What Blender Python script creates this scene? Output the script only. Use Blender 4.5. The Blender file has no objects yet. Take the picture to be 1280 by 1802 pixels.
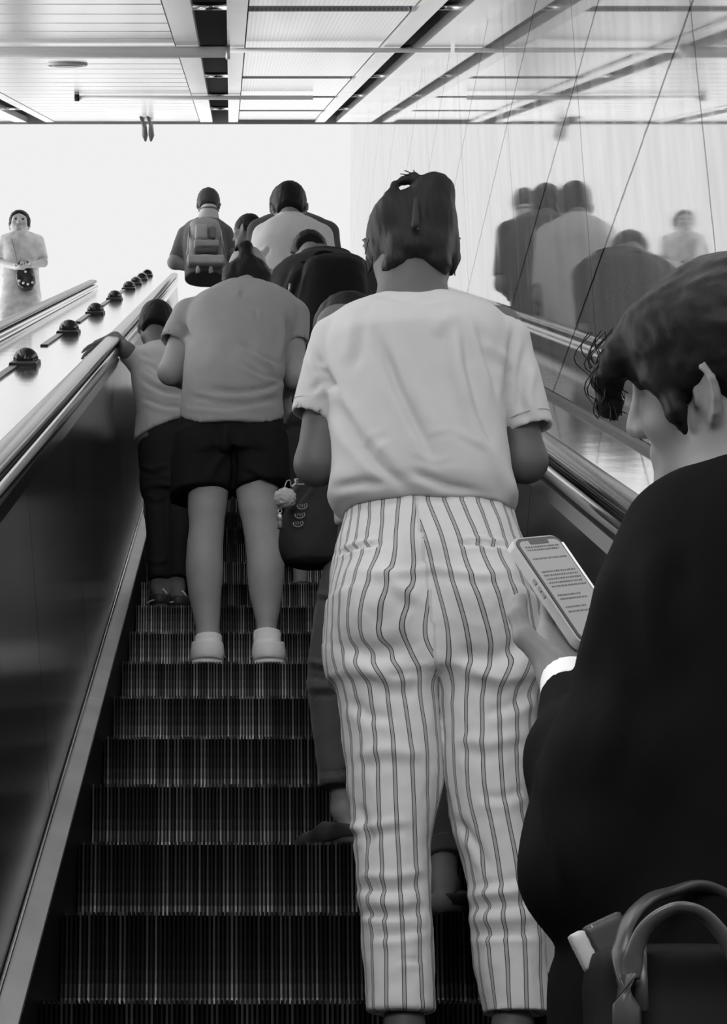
import bpy, bmesh, math, random
import numpy as np
from mathutils import Vector, Matrix, noise as mnoise

SC = bpy.context.scene
COL = SC.collection
random.seed(7)
R30 = math.radians(30)

# ------------------------------------------------------------------ camera
F_PX, CX, CY = 3500.0, 405.0, 901.0            # focal length in pixels; the frame is an off-centre crop
PITCH = math.radians(21.53328)
CAM_Z = 1.624
cam_d = bpy.data.cameras.new('camera')
cam_d.sensor_fit = 'VERTICAL'
cam_d.sensor_height = 36.0
cam_d.lens = F_PX / 1802.0 * 36.0
cam_d.shift_x = (640.0 - CX) / 1802.0
cam_d.clip_start = 0.05
cam_d.clip_end = 400
cam = bpy.data.objects.new('camera', cam_d)
cam.location = (0, 0, CAM_Z)
cam.rotation_euler = (math.pi / 2 + PITCH, 0, 0)
COL.objects.link(cam)
SC.camera = cam

# ------------------------------------------------------------------ world: bright overcast daylight ahead and to the left, dim hall behind
wd = bpy.data.worlds.new('world')
SC.world = wd
wd.use_nodes = True
nt = wd.node_tree
nt.nodes.clear()
tc = nt.nodes.new('ShaderNodeTexCoord')
sx = nt.nodes.new('ShaderNodeSeparateXYZ')
mr = nt.nodes.new('ShaderNodeMapRange')
mr.inputs['From Min'].default_value = -0.25
mr.inputs['From Max'].default_value = 0.12
mr.inputs['To Min'].default_value = 0.03
mr.inputs['To Max'].default_value = 0.875
bg = nt.nodes.new('ShaderNodeBackground')
wo = nt.nodes.new('ShaderNodeOutputWorld')
nt.links.new(tc.outputs['Generated'], sx.inputs[0])
nt.links.new(sx.outputs['Y'], mr.inputs['Value'])
ml = nt.nodes.new('ShaderNodeMapRange')          # extra brightness added on the open left side, out of view
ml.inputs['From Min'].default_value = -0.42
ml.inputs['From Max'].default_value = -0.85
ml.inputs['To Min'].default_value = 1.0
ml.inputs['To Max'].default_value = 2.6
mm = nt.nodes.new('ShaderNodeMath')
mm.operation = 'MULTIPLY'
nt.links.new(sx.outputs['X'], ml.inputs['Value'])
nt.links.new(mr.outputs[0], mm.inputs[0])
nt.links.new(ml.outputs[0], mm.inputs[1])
# boost added at the zenith and at low elevations, unseen, to light the ceiling
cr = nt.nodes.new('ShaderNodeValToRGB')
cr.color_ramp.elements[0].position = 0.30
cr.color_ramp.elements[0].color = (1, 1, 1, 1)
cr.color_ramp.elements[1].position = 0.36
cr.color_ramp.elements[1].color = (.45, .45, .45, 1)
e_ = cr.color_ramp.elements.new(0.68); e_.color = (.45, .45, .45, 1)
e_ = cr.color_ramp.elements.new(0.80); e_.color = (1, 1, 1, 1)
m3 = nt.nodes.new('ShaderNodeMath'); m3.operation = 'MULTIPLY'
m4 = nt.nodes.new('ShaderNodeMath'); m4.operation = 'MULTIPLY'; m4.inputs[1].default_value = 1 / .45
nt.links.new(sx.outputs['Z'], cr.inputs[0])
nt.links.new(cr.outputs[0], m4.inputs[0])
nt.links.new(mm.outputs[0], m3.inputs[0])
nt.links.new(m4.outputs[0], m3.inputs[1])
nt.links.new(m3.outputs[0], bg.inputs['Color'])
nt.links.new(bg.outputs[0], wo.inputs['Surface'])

SC.view_settings.view_transform = 'Standard'
SC.view_settings.look = 'None'
SC.view_settings.exposure = 0.0
SC.view_settings.gamma = 1.0

# ------------------------------------------------------------------ unseen fill lights added to brighten the riders, standing for the hall's lamps
def area(name, loc, target, size, power, sy=None):
    l = bpy.data.lights.new(name, 'AREA')
    l.shape = 'RECTANGLE'
    l.size = size
    l.size_y = sy or size
    l.energy = power
    o = bpy.data.objects.new(name, l)
    o.location = loc
    o.rotation_euler = (Vector(target) - Vector(loc)).to_track_quat('-Z', 'Y').to_euler()
    COL.objects.link(o)
    return o
area('hall_fill_light', (-0.5, 1.0, 6.4), (0.0, 3.6, 3.0), 2.4, 46, 1.4)
area('hall_fill_light', (-0.9, -2.6, 4.4), (0.0, 4.5, 3.0), 3.0, 142, 1.6)
area('hall_fill_light', (-0.2, 5.2, 7.9), (-0.1, 8.6, 5.8), 1.8, 190, 1.0)

# ------------------------------------------------------------------ pixel <-> place helpers (frame 1280 x 1802)
SP, CP = math.sin(PITCH), math.cos(PITCH)
def WD(px, py, d):
    v = (CY - py) / F_PX
    return np.array([d * (px - CX) / F_PX, d * (CP - v * SP), CAM_Z + d * (SP + v * CP)])
def WY(px, py, y):
    v = (CY - py) / F_PX
    return WD(px, py, y / (CP - v * SP))
def PX(co):
    co = np.asarray(co)
    dz = co[..., 2] - CAM_Z
    d = co[..., 1] * CP + dz * SP
    v = (-co[..., 1] * SP + dz * CP) / d
    return CX + F_PX * co[..., 0] / d, CY - F_PX * v, d
U = np.array([0, math.cos(R30), math.sin(R30)])       # up along the escalator
N = np.array([0, -math.sin(R30), math.cos(R30)])      # away from the step line
def SL(x, t, p):
    return np.array([x, 0, 0]) + t * U + p * N
HP = CAM_Z * math.cos(R30)                            # eye above the step line

# ------------------------------------------------------------------ materials (the photograph is black and white)
MATS = {}
def mat(name, g, rough=0.6, metal=0.0, spec=0.5, bump=None, sheen=0.0, coat=0.0, emit=0.0, mott=None, aniso=0.0):
    if name in MATS:
        return MATS[name]
    m = bpy.data.materials.new(name)
    m.use_nodes = True
    t = m.node_tree
    b = t.nodes['Principled BSDF']
    b.inputs['Base Color'].default_value = (g, g, g, 1)
    b.inputs['Roughness'].default_value = rough
    b.inputs['Metallic'].default_value = metal
    b.inputs['Specular IOR Level'].default_value = spec
    b.inputs['Sheen Weight'].default_value = sheen
    b.inputs['Coat Weight'].default_value = coat
    if emit:
        b.inputs['Emission Color'].default_value = (g, g, g, 1)
        b.inputs['Emission Strength'].default_value = emit
    tcn = t.nodes.new('ShaderNodeTexCoord')
    if mott:                                        # uneven tone: (scale, amount)
        nz = t.nodes.new('ShaderNodeTexNoise')
        nz.inputs['Scale'].default_value = mott[0]
        nz.inputs['Detail'].default_value = 4
        mp = t.nodes.new('ShaderNodeMapRange')
        mp.inputs['From Min'].default_value = 0.3
        mp.inputs['From Max'].default_value = 0.7
        mp.inputs['To Min'].default_value = g * (1 - mott[1])
        mp.inputs['To Max'].default_value = min(1, g * (1 + mott[1]))
        t.links.new(tcn.outputs['Object'], nz.inputs['Vector'])
        t.links.new(nz.outputs['Fac'], mp.inputs['Value'])
        t.links.new(mp.outputs[0], b.inputs['Base Color'])
    if bump:                                        # (scale, strength, distance, stretch)
        nz = t.nodes.new('ShaderNodeTexNoise')
        nz.inputs['Scale'].default_value = bump[0]
        nz.inputs['Detail'].default_value = 5
        mpg = t.nodes.new('ShaderNodeMapping')
        mpg.inputs['Scale'].default_value = bump[3] if len(bump) > 3 else (1, 1, 1)
        bn = t.nodes.new('ShaderNodeBump')
        bn.inputs['Strength'].default_value = bump[1]
        bn.inputs['Distance'].default_value = bump[2]
        t.links.new(tcn.outputs['Object'], mpg.inputs[0])
        t.links.new(mpg.outputs[0], nz.inputs['Vector'])
        t.links.new(nz.outputs['Fac'], bn.inputs['Height'])
        t.links.new(bn.outputs[0], b.inputs['Normal'])
    MATS[name] = m
    return m

# ------------------------------------------------------------------ mesh helpers
def link(name, verts, faces, m, parent=None, smooth=False):
    me = bpy.data.meshes.new(name)
    me.from_pydata([tuple(map(float, v)) for v in verts], [], faces)
    if smooth:
        me.polygons.foreach_set('use_smooth', [True] * len(me.polygons))
    me.update()
    if m:
        me.materials.append(m)
    o = bpy.data.objects.new(name, me)
    COL.objects.link(o)
    if parent:
        setpar(o, parent)
    return o
def setpar(o, parent):
    bpy.context.view_layer.update()
    o.parent = parent
    o.matrix_parent_inverse = parent.matrix_world.inverted()
def tag(o, label, cat, group=None, kind=None):
    o['label'] = label
    o['category'] = cat
    if group:
        o['group'] = group
    if kind:
        o['kind'] = kind
    return o
def struct(o):
    o['kind'] = 'structure'
    return o
def empty(name, loc, label, cat, group=None):
    o = bpy.data.objects.new(name, None)
    o.location = tuple(map(float, loc))
    o.empty_display_size = 0.1
    COL.objects.link(o)
    return tag(o, label, cat, group)
def extr(name, prof, t0, t1, m, parent=None, smooth=False, nt_=1):
    """closed cross-section (x, p) swept along the escalator slope"""
    n = len(prof)
    vs, fs = [], []
    for i in range(nt_ + 1):
        t = t0 + (t1 - t0) * i / nt_
        for x, p in prof:
            vs.append(SL(x, t, p))
    for i in range(nt_):
        for j in range(n):
            a, b = i * n + j, i * n + (j + 1) % n
            fs.append((a, b, b + n, a + n))
    fs.append(tuple(range(n)))
    fs.append(tuple(nt_ * n + j for j in reversed(range(n))))
    o = link(name, vs, fs, m, parent, smooth)
    fix(o)
    if smooth:
        bv = o.modifiers.new('w', 'EDGE_SPLIT')
        bv.split_angle = math.radians(50)
    return o
def fix(o):
    bm = bmesh.new()
    bm.from_mesh(o.data)
    bmesh.ops.recalc_face_normals(bm, faces=bm.faces)
    bm.to_mesh(o.data)
    bm.free()
def box_slope(name, x0, x1, t0, t1, p0, p1, m, parent=None):
    return extr(name, [(x0, p0), (x1, p0), (x1, p1), (x0, p1)], t0, t1, m, parent)
def rounded(cx, cp, rx, rp, n=20, e=2.6):
    out = []
    for i in range(n):
        a = 2 * math.pi * i / n
        c, s = math.cos(a), math.sin(a)
        out.append((cx + rx * math.copysign(abs(c) ** (2 / e), c), cp + rp * math.copysign(abs(s) ** (2 / e), s)))
    return out
def bevel(o, w=0.004, seg=2):
    b = o.modifiers.new('bevel', 'BEVEL')
    b.width = w
    b.segments = seg
    b.limit_method = 'ANGLE'
    return o
def tube(name, pts, r, m, parent=None, n=10, flat=1.0, cyc=False):
    """tube along points, radius r (number or list)"""
    pts = [np.asarray(p, float) for p in pts]
    k = len(pts)
    rr = r if hasattr(r, '__len__') else [r] * k
    vs, fs = [], []
    up = np.array([0.13, 0.21, 0.97])
    for i in range(k):
        d = pts[min(i + 1, k - 1)] - pts[max(i - 1, 0)]
        d = d / (np.linalg.norm(d) + 1e-9)
        a = np.cross(d, up)
        a /= np.linalg.norm(a) + 1e-9
        b = np.cross(a, d)
        for j in range(n):
            q = 2 * math.pi * j / n
            vs.append(pts[i] + rr[i] * (a * math.cos(q) + b * math.sin(q) * flat))
    for i in range(k - 1):
        for j in range(n):
            fs.append((i * n + j, i * n + (j + 1) % n, (i + 1) * n + (j + 1) % n, (i + 1) * n + j))
    fs.append(tuple(range(n)))
    fs.append(tuple((k - 1) * n + j for j in reversed(range(n))))
    o = link(name, vs, fs, m, parent, True)
    fix(o)
    return o
def spline(pts, n=8):
    pts = [np.asarray(p, float) for p in pts]
    P = [2 * pts[0] - pts[1]] + pts + [2 * pts[-1] - pts[-2]]
    out = []
    for i in range(1, len(P) - 2):
        for k in range(n):
            t = k / n
            out.append(0.5 * ((2 * P[i]) + (-P[i - 1] + P[i + 1]) * t + (2 * P[i - 1] - 5 * P[i] + 4 * P[i + 1] - P[i + 2]) * t * t
                              + (-P[i - 1] + 3 * P[i] - 3 * P[i + 1] + P[i + 2]) * t ** 3))
    out.append(pts[-1])
    return out
# ================================================================== THE SETTING
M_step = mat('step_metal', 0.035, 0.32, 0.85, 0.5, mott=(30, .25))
def worn_shaded_ribs():  # ribs polished at random, lit streaks put into colour; groove shade painted too
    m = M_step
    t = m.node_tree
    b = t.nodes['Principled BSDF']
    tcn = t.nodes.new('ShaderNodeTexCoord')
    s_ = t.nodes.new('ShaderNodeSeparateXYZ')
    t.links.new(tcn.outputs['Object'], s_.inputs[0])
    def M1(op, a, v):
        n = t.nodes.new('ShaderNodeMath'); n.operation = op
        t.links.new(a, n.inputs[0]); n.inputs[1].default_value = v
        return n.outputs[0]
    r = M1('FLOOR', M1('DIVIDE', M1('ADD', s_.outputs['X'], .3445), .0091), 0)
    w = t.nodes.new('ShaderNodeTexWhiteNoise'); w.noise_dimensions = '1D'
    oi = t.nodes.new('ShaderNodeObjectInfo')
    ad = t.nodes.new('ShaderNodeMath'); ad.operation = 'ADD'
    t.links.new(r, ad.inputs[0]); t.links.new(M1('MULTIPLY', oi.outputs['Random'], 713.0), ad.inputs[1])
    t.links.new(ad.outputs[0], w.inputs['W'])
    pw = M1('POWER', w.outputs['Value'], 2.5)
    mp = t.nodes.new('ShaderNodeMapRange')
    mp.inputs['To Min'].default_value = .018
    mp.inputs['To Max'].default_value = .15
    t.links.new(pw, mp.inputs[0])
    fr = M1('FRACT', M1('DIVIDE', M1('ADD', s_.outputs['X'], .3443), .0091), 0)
    lt = M1('LESS_THAN', fr, .54)  # mask that paints the shade of the groove floors
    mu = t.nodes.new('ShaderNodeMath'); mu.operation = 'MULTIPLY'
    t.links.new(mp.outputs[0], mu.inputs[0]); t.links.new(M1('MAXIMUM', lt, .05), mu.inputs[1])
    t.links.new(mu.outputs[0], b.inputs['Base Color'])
worn_shaded_ribs()
M_skirt = mat('skirt_dark', 0.012, 0.45, 0.3)
M_ledge = mat('ledge_aluminium', 0.62, 0.4, 0.5, mott=(6, .12))
M_panel = mat('brushed_stainless', 0.40, 0.19, 1.0, mott=(3, .2), bump=(90, 0.03, 0.002, (1, 0.03, 1)))
M_trim = mat('polished_steel', 0.72, 0.12, 1.0)
M_rubber = mat('handrail_rubber', 0.010, 0.16, 0.0, 0.5)
M_deck = mat('deck_stainless', 0.93, 0.10, 1.0, bump=(7, 0.05, 0.01))
M_seam = mat('seam_dark', 0.01, 0.7)
M_ceil = mat('ceiling_metal', 0.95, 0.2, 0.9, mott=(2.5, .06))
M_void = mat('ceiling_void', 0.012, 0.8)
M_beam = mat('ceiling_beam_paint', 0.85, 0.25, 0.7, mott=(2, .08))
M_dome = mat('dome_black', 0.012, 0.12, 0.0, 0.7)
M_floor = mat('landing_floor', 0.35, 0.5, mott=(3, .2))

XL, XR = -0.344, 0.556               # the ends of the steps
XW = 1.06                            # the polished side wall
PC = HP + 0.80                       # underside of the sloping ceiling
T0, T1 = -1.2, 17.4                  # the run of the escalator along the slope

# --- polished stone wall on the right, its joints drawn as thin grooves in the material
def wall_material():
    m = bpy.data.materials.new('polished_stone_wall')
    m.use_nodes = True
    t = m.node_tree
    b = t.nodes['Principled BSDF']
    g = t.nodes.new('ShaderNodeNewGeometry')
    s = t.nodes.new('ShaderNodeSeparateXYZ')
    t.links.new(g.outputs['Position'], s.inputs[0])
    nz = t.nodes.new('ShaderNodeTexNoise')
    nz.inputs['Scale'].default_value = 14
    nz.inputs['Detail'].default_value = 6
    t.links.new(g.outputs['Position'], nz.inputs['Vector'])
    def math_(op, a, bb=None, c=None):
        n = t.nodes.new('ShaderNodeMath')
        n.operation = op
        for i, q in enumerate((a, bb, c)):
            if q is None:
                continue
            if isinstance(q, (int, float)):
                n.inputs[i].default_value = q
            else:
                t.links.new(q, n.inputs[i])
        return n.outputs[0]
    wob = math_('MULTIPLY', math_('SUBTRACT', nz.outputs['Fac'], 0.5), 0.012)
    def joint(co, off, step, wid):
        q = math_('ADD', math_('SUBTRACT', co, off), wob)
        d = math_('ABSOLUTE', math_('SUBTRACT', math_('FRACT', math_('ADD', math_('DIVIDE', q, step), 0.5)), 0.5))
        return math_('LESS_THAN', math_('MULTIPLY', d, step), wid)
    jh = joint(s.outputs['Z'], 4.385, 0.705, 0.0058)
    jv = joint(s.outputs['Y'], 3.83, 1.34, 0.0052)
    ms = t.nodes.new('ShaderNodeTexNoise')           # stains drawn out along the rise
    ms.inputs['Scale'].default_value = 3.5
    ms.inputs['Detail'].default_value = 8
    mpp = t.nodes.new('ShaderNodeMapping')
    mpp.inputs['Scale'].default_value = (1, 3.0, 0.7)
    t.links.new(g.outputs['Position'], mpp.inputs[0])
    t.links.new(mpp.outputs[0], ms.inputs['Vector'])
    tone = t.nodes.new('ShaderNodeMapRange')
    tone.inputs['From Min'].default_value = .3
    tone.inputs['From Max'].default_value = .7
    tone.inputs['To Min'].default_value = .62
    tone.inputs['To Max'].default_value = .80
    t.links.new(ms.outputs['Fac'], tone.inputs[0])
    base = t.nodes.new('ShaderNodeMix')
    base.data_type = 'RGBA'
    t.links.new(tone.outputs[0], base.inputs[6])
    base.inputs[7].default_value = (.12, .12, .12, 1)
    t.links.new(jv, base.inputs[0])
    base2 = t.nodes.new('ShaderNodeMix')
    base2.data_type = 'RGBA'
    t.links.new(base.outputs[2], base2.inputs[6])
    base2.inputs[7].default_value = (.01, .01, .01, 1)
    t.links.new(jh, base2.inputs[0])
    t.links.new(base2.outputs[2], b.inputs['Base Color'])
    met = math_('MULTIPLY', math_('SUBTRACT', 1.0, jh), 0.80)
    met = math_('MULTIPLY', met, math_('SUBTRACT', 1.0, math_('MULTIPLY', jv, 0.8)))
    t.links.new(met, b.inputs['Metallic'])
    rg = t.nodes.new('ShaderNodeMapRange')
    rg.inputs['From Min'].default_value = .35
    rg.inputs['From Max'].default_value = .7
    rg.inputs['To Min'].default_value = .015
    rg.inputs['To Max'].default_value = .055
    t.links.new(ms.outputs['Fac'], rg.inputs[0])
    t.links.new(rg.outputs[0], b.inputs['Roughness'])
    return m
struct(extr('wall_right', [(XW, 0.5), (XW + 0.25, 0.5), (XW + 0.25, PC + 0.4), (XW, PC + 0.4)], 1.2, 18.6, wall_material()))

# --- sloping ceiling: dark void above, slatted field on the left, strips and perforated panels on the right
CT0, CT1 = 5.6, 18.2
struct(box_slope('ceiling', -2.4, XW, CT0, CT1, PC + 0.22, PC + 0.34, M_void))
def slats(name, x0, x1, pitch, m):
    vs, fs = [], []
    t = CT0
    while t < CT1 - 0.02:
        t1 = min(t + pitch - 0.012, CT1)
        i = len(vs)
        for (tt, p) in ((t, PC + .03), (t, PC + .004), (t + .008, PC), (t1 - .008, PC), (t1, PC + .004), (t1, PC + .03)):
            vs.append(SL(x0, tt, p))
            vs.append(SL(x1, tt, p))
        for k in range(5):
            fs.append((i + 2 * k, i + 2 * k + 1, i + 2 * k + 3, i + 2 * k + 2))
        fs.append((i + 10, i + 11, i + 1, i))
        fs.append(tuple(i + 2 * k for k in range(6)))
        fs.append(tuple(i + 2 * k + 1 for k in reversed(range(6))))
        t += pitch
    o = link(name, vs, fs, m)
    fix(o)
    return o
tag(slats('slatted_ceiling_field', -1.50, -0.262, 0.377, M_ceil), 'wide white field of cross slats in the sloping ceiling, holding the round lens', 'ceiling field')
tag(slats('slatted_ceiling_field', -2.4, -1.86, 0.377, M_ceil), 'narrow corner of slatted ceiling beyond the dark slot at the left edge', 'ceiling field')
for k, (a, b) in enumerate([(-0.255, -0.149), (-0.013, 0.068), (0.728, 0.812), (0.912, XW), (-1.85, -1.74), (-1.58, -1.505)]):
    o = box_slope('trim_%d' % (k + 1), a, b, CT0, CT1, PC - 0.006, PC + 0.04, M_beam)
    struct(o)
# perforated panels, one every two metres, with dark gaps between
def perf_material():
    m = mat('perforated_panel', 0.80, 0.22, 0.9).copy()
    m.name = 'perforated_panel_dots'
    t = m.node_tree
    b = t.nodes['Principled BSDF']
    tcn = t.nodes.new('ShaderNodeTexCoord')
    v = t.nodes.new('ShaderNodeTexVoronoi')
    v.inputs['Scale'].default_value = 55
    v.inputs['Randomness'].default_value = 0.0
    t.links.new(tcn.outputs['Object'], v.inputs['Vector'])
    mp = t.nodes.new('ShaderNodeMapRange')
    mp.inputs['From Min'].default_value = 0.26
    mp.inputs['From Max'].default_value = 0.36
    mp.inputs['To Min'].default_value = 0.55
    mp.inputs['To Max'].default_value = 0.93
    t.links.new(v.outputs['Distance'], mp.inputs[0])
    t.links.new(mp.outputs[0], b.inputs['Base Color'])
    return m
M_perf = perf_material()
gaps = [6.9, 8.9, 10.85, 12.85, 14.8, 16.6, 18.2]
names = ['nearest to us and cut by the top of the picture', 'second from the top of the picture', 'third from the top of the picture',
         'fourth from the top of the picture', 'fifth from the top of the picture', 'last one before the bright opening']
for i in range(6):
    o = box_slope('perforated_ceiling_panel', 0.075, 0.722, gaps[i] + (.0 if i == 0 else .11), gaps[i + 1] - .11, PC + .012, PC + .04, M_perf)
    tag(o, 'white perforated ceiling panel, ' + names[i], 'ceiling panel', 'perforated ceiling panels right of centre')
# cross rails under and between the strips
RAILS = [(8.0, 'topmost'), (8.92, 'second from the top'), (10.95, 'just beyond the long tube'), (12.85, 'fourth from the top'), (14.8, 'fifth from the top'), (16.5, 'last before the bright opening')]
for t, w in RAILS:
    e = empty('ceiling_cross_rail', SL(0.3, t, PC), 'pale slim cross rail in the dark ceiling slots, ' + w, 'rail', 'slim cross rails in the ceiling slots')
    for k, (a, b) in enumerate([(-0.149, -0.013), (0.812, 0.912), (-1.74, -1.58)]):
        tube('rail_length', [SL(a, t + .05, PC + .03), SL(b, t + .05, PC + .03)], .016, M_trim, e)
o = empty('ceiling_tube', SL(-1.5, 10.4, PC - .03), 'long bright tube running across under the slatted ceiling', 'tube')
tube('tube_body', [SL(-2.4, 10.42, PC - .035), SL(-0.02, 10.42, PC - .035)], .026, mat('tube_white', .9, .5), o)
tube('end_cap', [SL(-0.02, 10.42, PC - .035), SL(0.0, 10.42, PC - .035)], .034, M_ledge, o)
o = empty('ceiling_tube', SL(-.5, 14.2, PC - .02), 'thin bright tube crossing the ceiling just before the opening', 'tube')
tube('tube_body', [SL(-1.0, 14.25, PC - .025), SL(0.55, 14.25, PC - .025)], .014, mat('tube_white', .9, .5), o)
tube('end_cap', [SL(-1.03, 14.25, PC - .025), SL(-1.0, 14.25, PC - .025)], .024, M_seam, o)
o = tube('ceiling_rod', [SL(0.0, 10.5, PC - .02), SL(XW - .01, 10.5, PC - .02)], .011, mat('tube_white', .9, .5))
tag(o, 'thin rod carrying the line of the long tube on over the perforated panels', 'rod')
# grey lip at the far end of the ceiling
o = box_slope('trim_7', -2.4, XW, CT1, CT1 + .05, PC - .02, PC + .34, mat('lip_grey', .30, .5))
struct(o)
# round lens in the slats
def disc(name, x, t, p, r, h, m, parent=None, n=32):
    vs, fs = [], []
    for (rr, pp) in ((r, p + .01), (r, p - h), (r * .8, p - h * 1.5)):
        for j in range(n):
            a = 2 * math.pi * j / n
            vs.append(SL(x + rr * math.cos(a), t + rr * math.sin(a), pp))
    for i in range(2):
        for j in range(n):
            fs.append((i * n + j, i * n + (j + 1) % n, (i + 1) * n + (j + 1) % n, (i + 1) * n + j))
    fs.append(tuple(2 * n + j for j in range(n)))
    o = link(name, vs, fs, m, parent)
    fix(o)
    return o
lx, lt = -0.865, 11.6
e = empty('ceiling_lens', SL(lx, lt, PC), 'dark round ceiling lens set in the white slats at upper left', 'light')
disc('lens', lx, lt, PC, .085, .012, mat('lens_grey', .10, .3), e)
tor = [SL(lx + .1 * math.cos(a), lt + .1 * math.sin(a), PC - .004) for a in np.linspace(0, 2 * math.pi, 33)]
tube('ring', tor, .010, mat('ring_grey', .35, .4), e, 6)
# twin fittings hanging from the lip
e = empty('hanging_fitting', SL(-0.70, CT1, PC - .05), 'pair of small dark fittings hanging from the far edge of the slatted ceiling', 'fitting')
for dx in (-.028, .028):
    tube('lamp_head', [SL(-0.70 + dx, CT1 - .9, PC + .0), SL(-0.70 + dx, CT1 - .2, PC - .04), SL(-0.70 + dx, CT1 - .1, PC - .12), SL(-.7 + dx * .8, CT1 - .1, PC - .17)], [.012, .02, .026, .008], mat('fitting_grey', .12, .5), e, 8)

# --- the escalator's steps
def step_mesh():
    pitch, nrib = 0.0091, 99
    x0 = XL
    path, nrm = [], []
    depth, rise = 0.40, 0.40 * math.tan(R30)
    path += [(depth + .012, 0.0, 0), (0.02, 0, 0), (0.0, 0.0, .5)]
    for i in range(1, 9):
        q = i / 8
        path.append((0.030 * math.sin(math.pi * q * .62), -rise * .97 * q, 1))
    ang = {0: (0, 1), .5: (-.7, .7), 1: (-1, 0)}
    xs = []
    for i in range(nrib):
        b = x0 + i * pitch
        xs += [(b, 1), (b + .0042, 1), (b + .0046, 0), (b + pitch - .0004, 0)]
    xs += [(x0 + nrib * pitch, 1), (XR, 1)]
    vs, fs = [], []
    for (x, top) in xs:
        for (y, z, w) in path:
            ny, nz = ang[w]
            g = 0 if top else -0.009
            vs.append((x, y + ny * g, z + nz * g))
    k = len(path)
    for i in range(len(xs) - 1):
        for j in range(k - 1):
            a = i * k + j
            fs.append((a, a + k, a + k + 1, a + 1))
    me = bpy.data.meshes.new('escalator_step')
    me.from_pydata(vs, [], fs)
    me.materials.append(M_step)
    me.update()
    return me
STEP_ME = step_mesh()
Y_E = 3.6795
who = {-4: 'carrying the woman in black', -1: 'carrying the woman in striped trousers', 0: 'seen as the lowest full riser between the striped legs', 1: 'under the rear foot glimpsed between the striped legs',
       2: 'under the dark flat shoe beside the striped trousers', 3: 'first free one above the dark flat shoe', 4: 'second free one above the dark flat shoe',
       5: 'third free one above the dark flat shoe', 6: 'carrying the white shoes of the woman in shorts', 7: 'right above the white shoes', 8: 'carrying the small boy at the left rail'}
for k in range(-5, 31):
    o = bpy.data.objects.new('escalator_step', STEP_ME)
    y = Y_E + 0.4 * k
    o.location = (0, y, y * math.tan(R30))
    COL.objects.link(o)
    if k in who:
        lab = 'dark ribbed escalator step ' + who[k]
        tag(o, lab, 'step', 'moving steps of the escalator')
    else:
        tag(o, 'dark ribbed escalator step hidden by the riders up ahead' if k > 8 else 'dark ribbed escalator step below the bottom of the picture', 'step', 'moving steps of the escalator hidden behind riders' if k > 8 else 'moving steps below the picture')

# --- balustrades
def balustrade(sgn, xi, label):
    X = lambda d: xi + sgn * d                       # d: distance outward from the step end
    e = empty('balustrade', SL(X(.05), 0, 0), label, 'balustrade')
    extr('skirt', [(X(.004), -.45), (X(.02), -.45), (X(.02), .085), (X(.004), .085)], T0, T1, M_skirt, e)
    bevel(extr('ledge', [(X(.006), .086), (X(.006), .074), (X(.046), .074), (X(.046), .097)], T0, T1, M_ledge, e), .002)
    extr('ledge_bead', rounded(X(.048), .101, .005, .008, 12, 2), T0, T1, M_trim, e, True)
    seams = [T0, 1.5, 2.7, 3.9, 5.06, 6.26, 7.46, 8.66, 9.86, 11.06, 12.26, 13.46, 14.66, 15.86, T1]
    for a, b in zip(seams[:-1], seams[1:]):
        extr('side_panel', [(X(.052), .09), (X(.070), .09), (X(.112), .86), (X(.094), .86)], a + .0025, b - .0025, M_panel, e)
    extr('panel_backing', [(X(.064), .09), (X(.075), .09), (X(.117), .86), (X(.106), .86)], T0, T1, M_seam, e)
    extr('lower_trim', [(X(.088), .835), (X(.104), .828), (X(.122), .865), (X(.094), .868)], T0, T1, M_trim, e)
    extr('rail_base', rounded(X(.118), .880, .032, .026, 24, 2.2), T0, T1, mat('rail_base_steel', .5, .14, 1.0), e, True)
    extr('guide_bead', rounded(X(.118), .909, .024, .005, 12, 2), T0, T1, M_seam, e, True)
    return e
balustrade(-1, XL, 'left balustrade of dark polished panels beside the boy')
balustrade(1, XR, 'right balustrade of steel panels behind the phone')
def handrail(xc, label, p=.926):
    prof = rounded(xc, p, .031, .0150, 26, 2.2)
    o = extr('escalator_handrail', prof, T0, T1, M_rubber, None, True)
    tag(o, label, 'handrail')
handrail(XL - .118, 'black rubber handrail on the left that the boy reaches over')
handrail(XR + .118, 'black rubber handrail on the right by the polished wall')

# --- decks
o = empty('escalator_deck', SL(-.78, 0, .8), 'wide white steel deck between the two escalators, with the dark domes', 'deck')
extr('deck_plate', [(XL - .158, .78), (XL - .158, .83), (-1.06, .83), (-1.06, .78)], T0, 20.6, M_deck, o)
o = empty('escalator_deck', SL(.9, 0, .8), 'narrow pale steel deck between right handrail and polished wall', 'deck')
extr('deck_plate', [(XR + .158, .78), (XR + .158, .815), (.868, .815), (.868, .78)], T0, T1, M_deck, o)
extr('deck_plate', [(.872, .78), (.872, .818), (XW - .004, .818), (XW - .004, .78)], T0, T1, M_deck, o)
extr('deck_seam', [(.867, .76), (.867, .812), (.873, .812), (.873, .76)], T0, T1, M_seam, o)
extr('wall_bead', [(XW - .016, .81), (XW - .016, .83), (XW - .003, .836), (XW - .003, .81)], T0, T1, mat('sealant', .16, .7), o)

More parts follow.
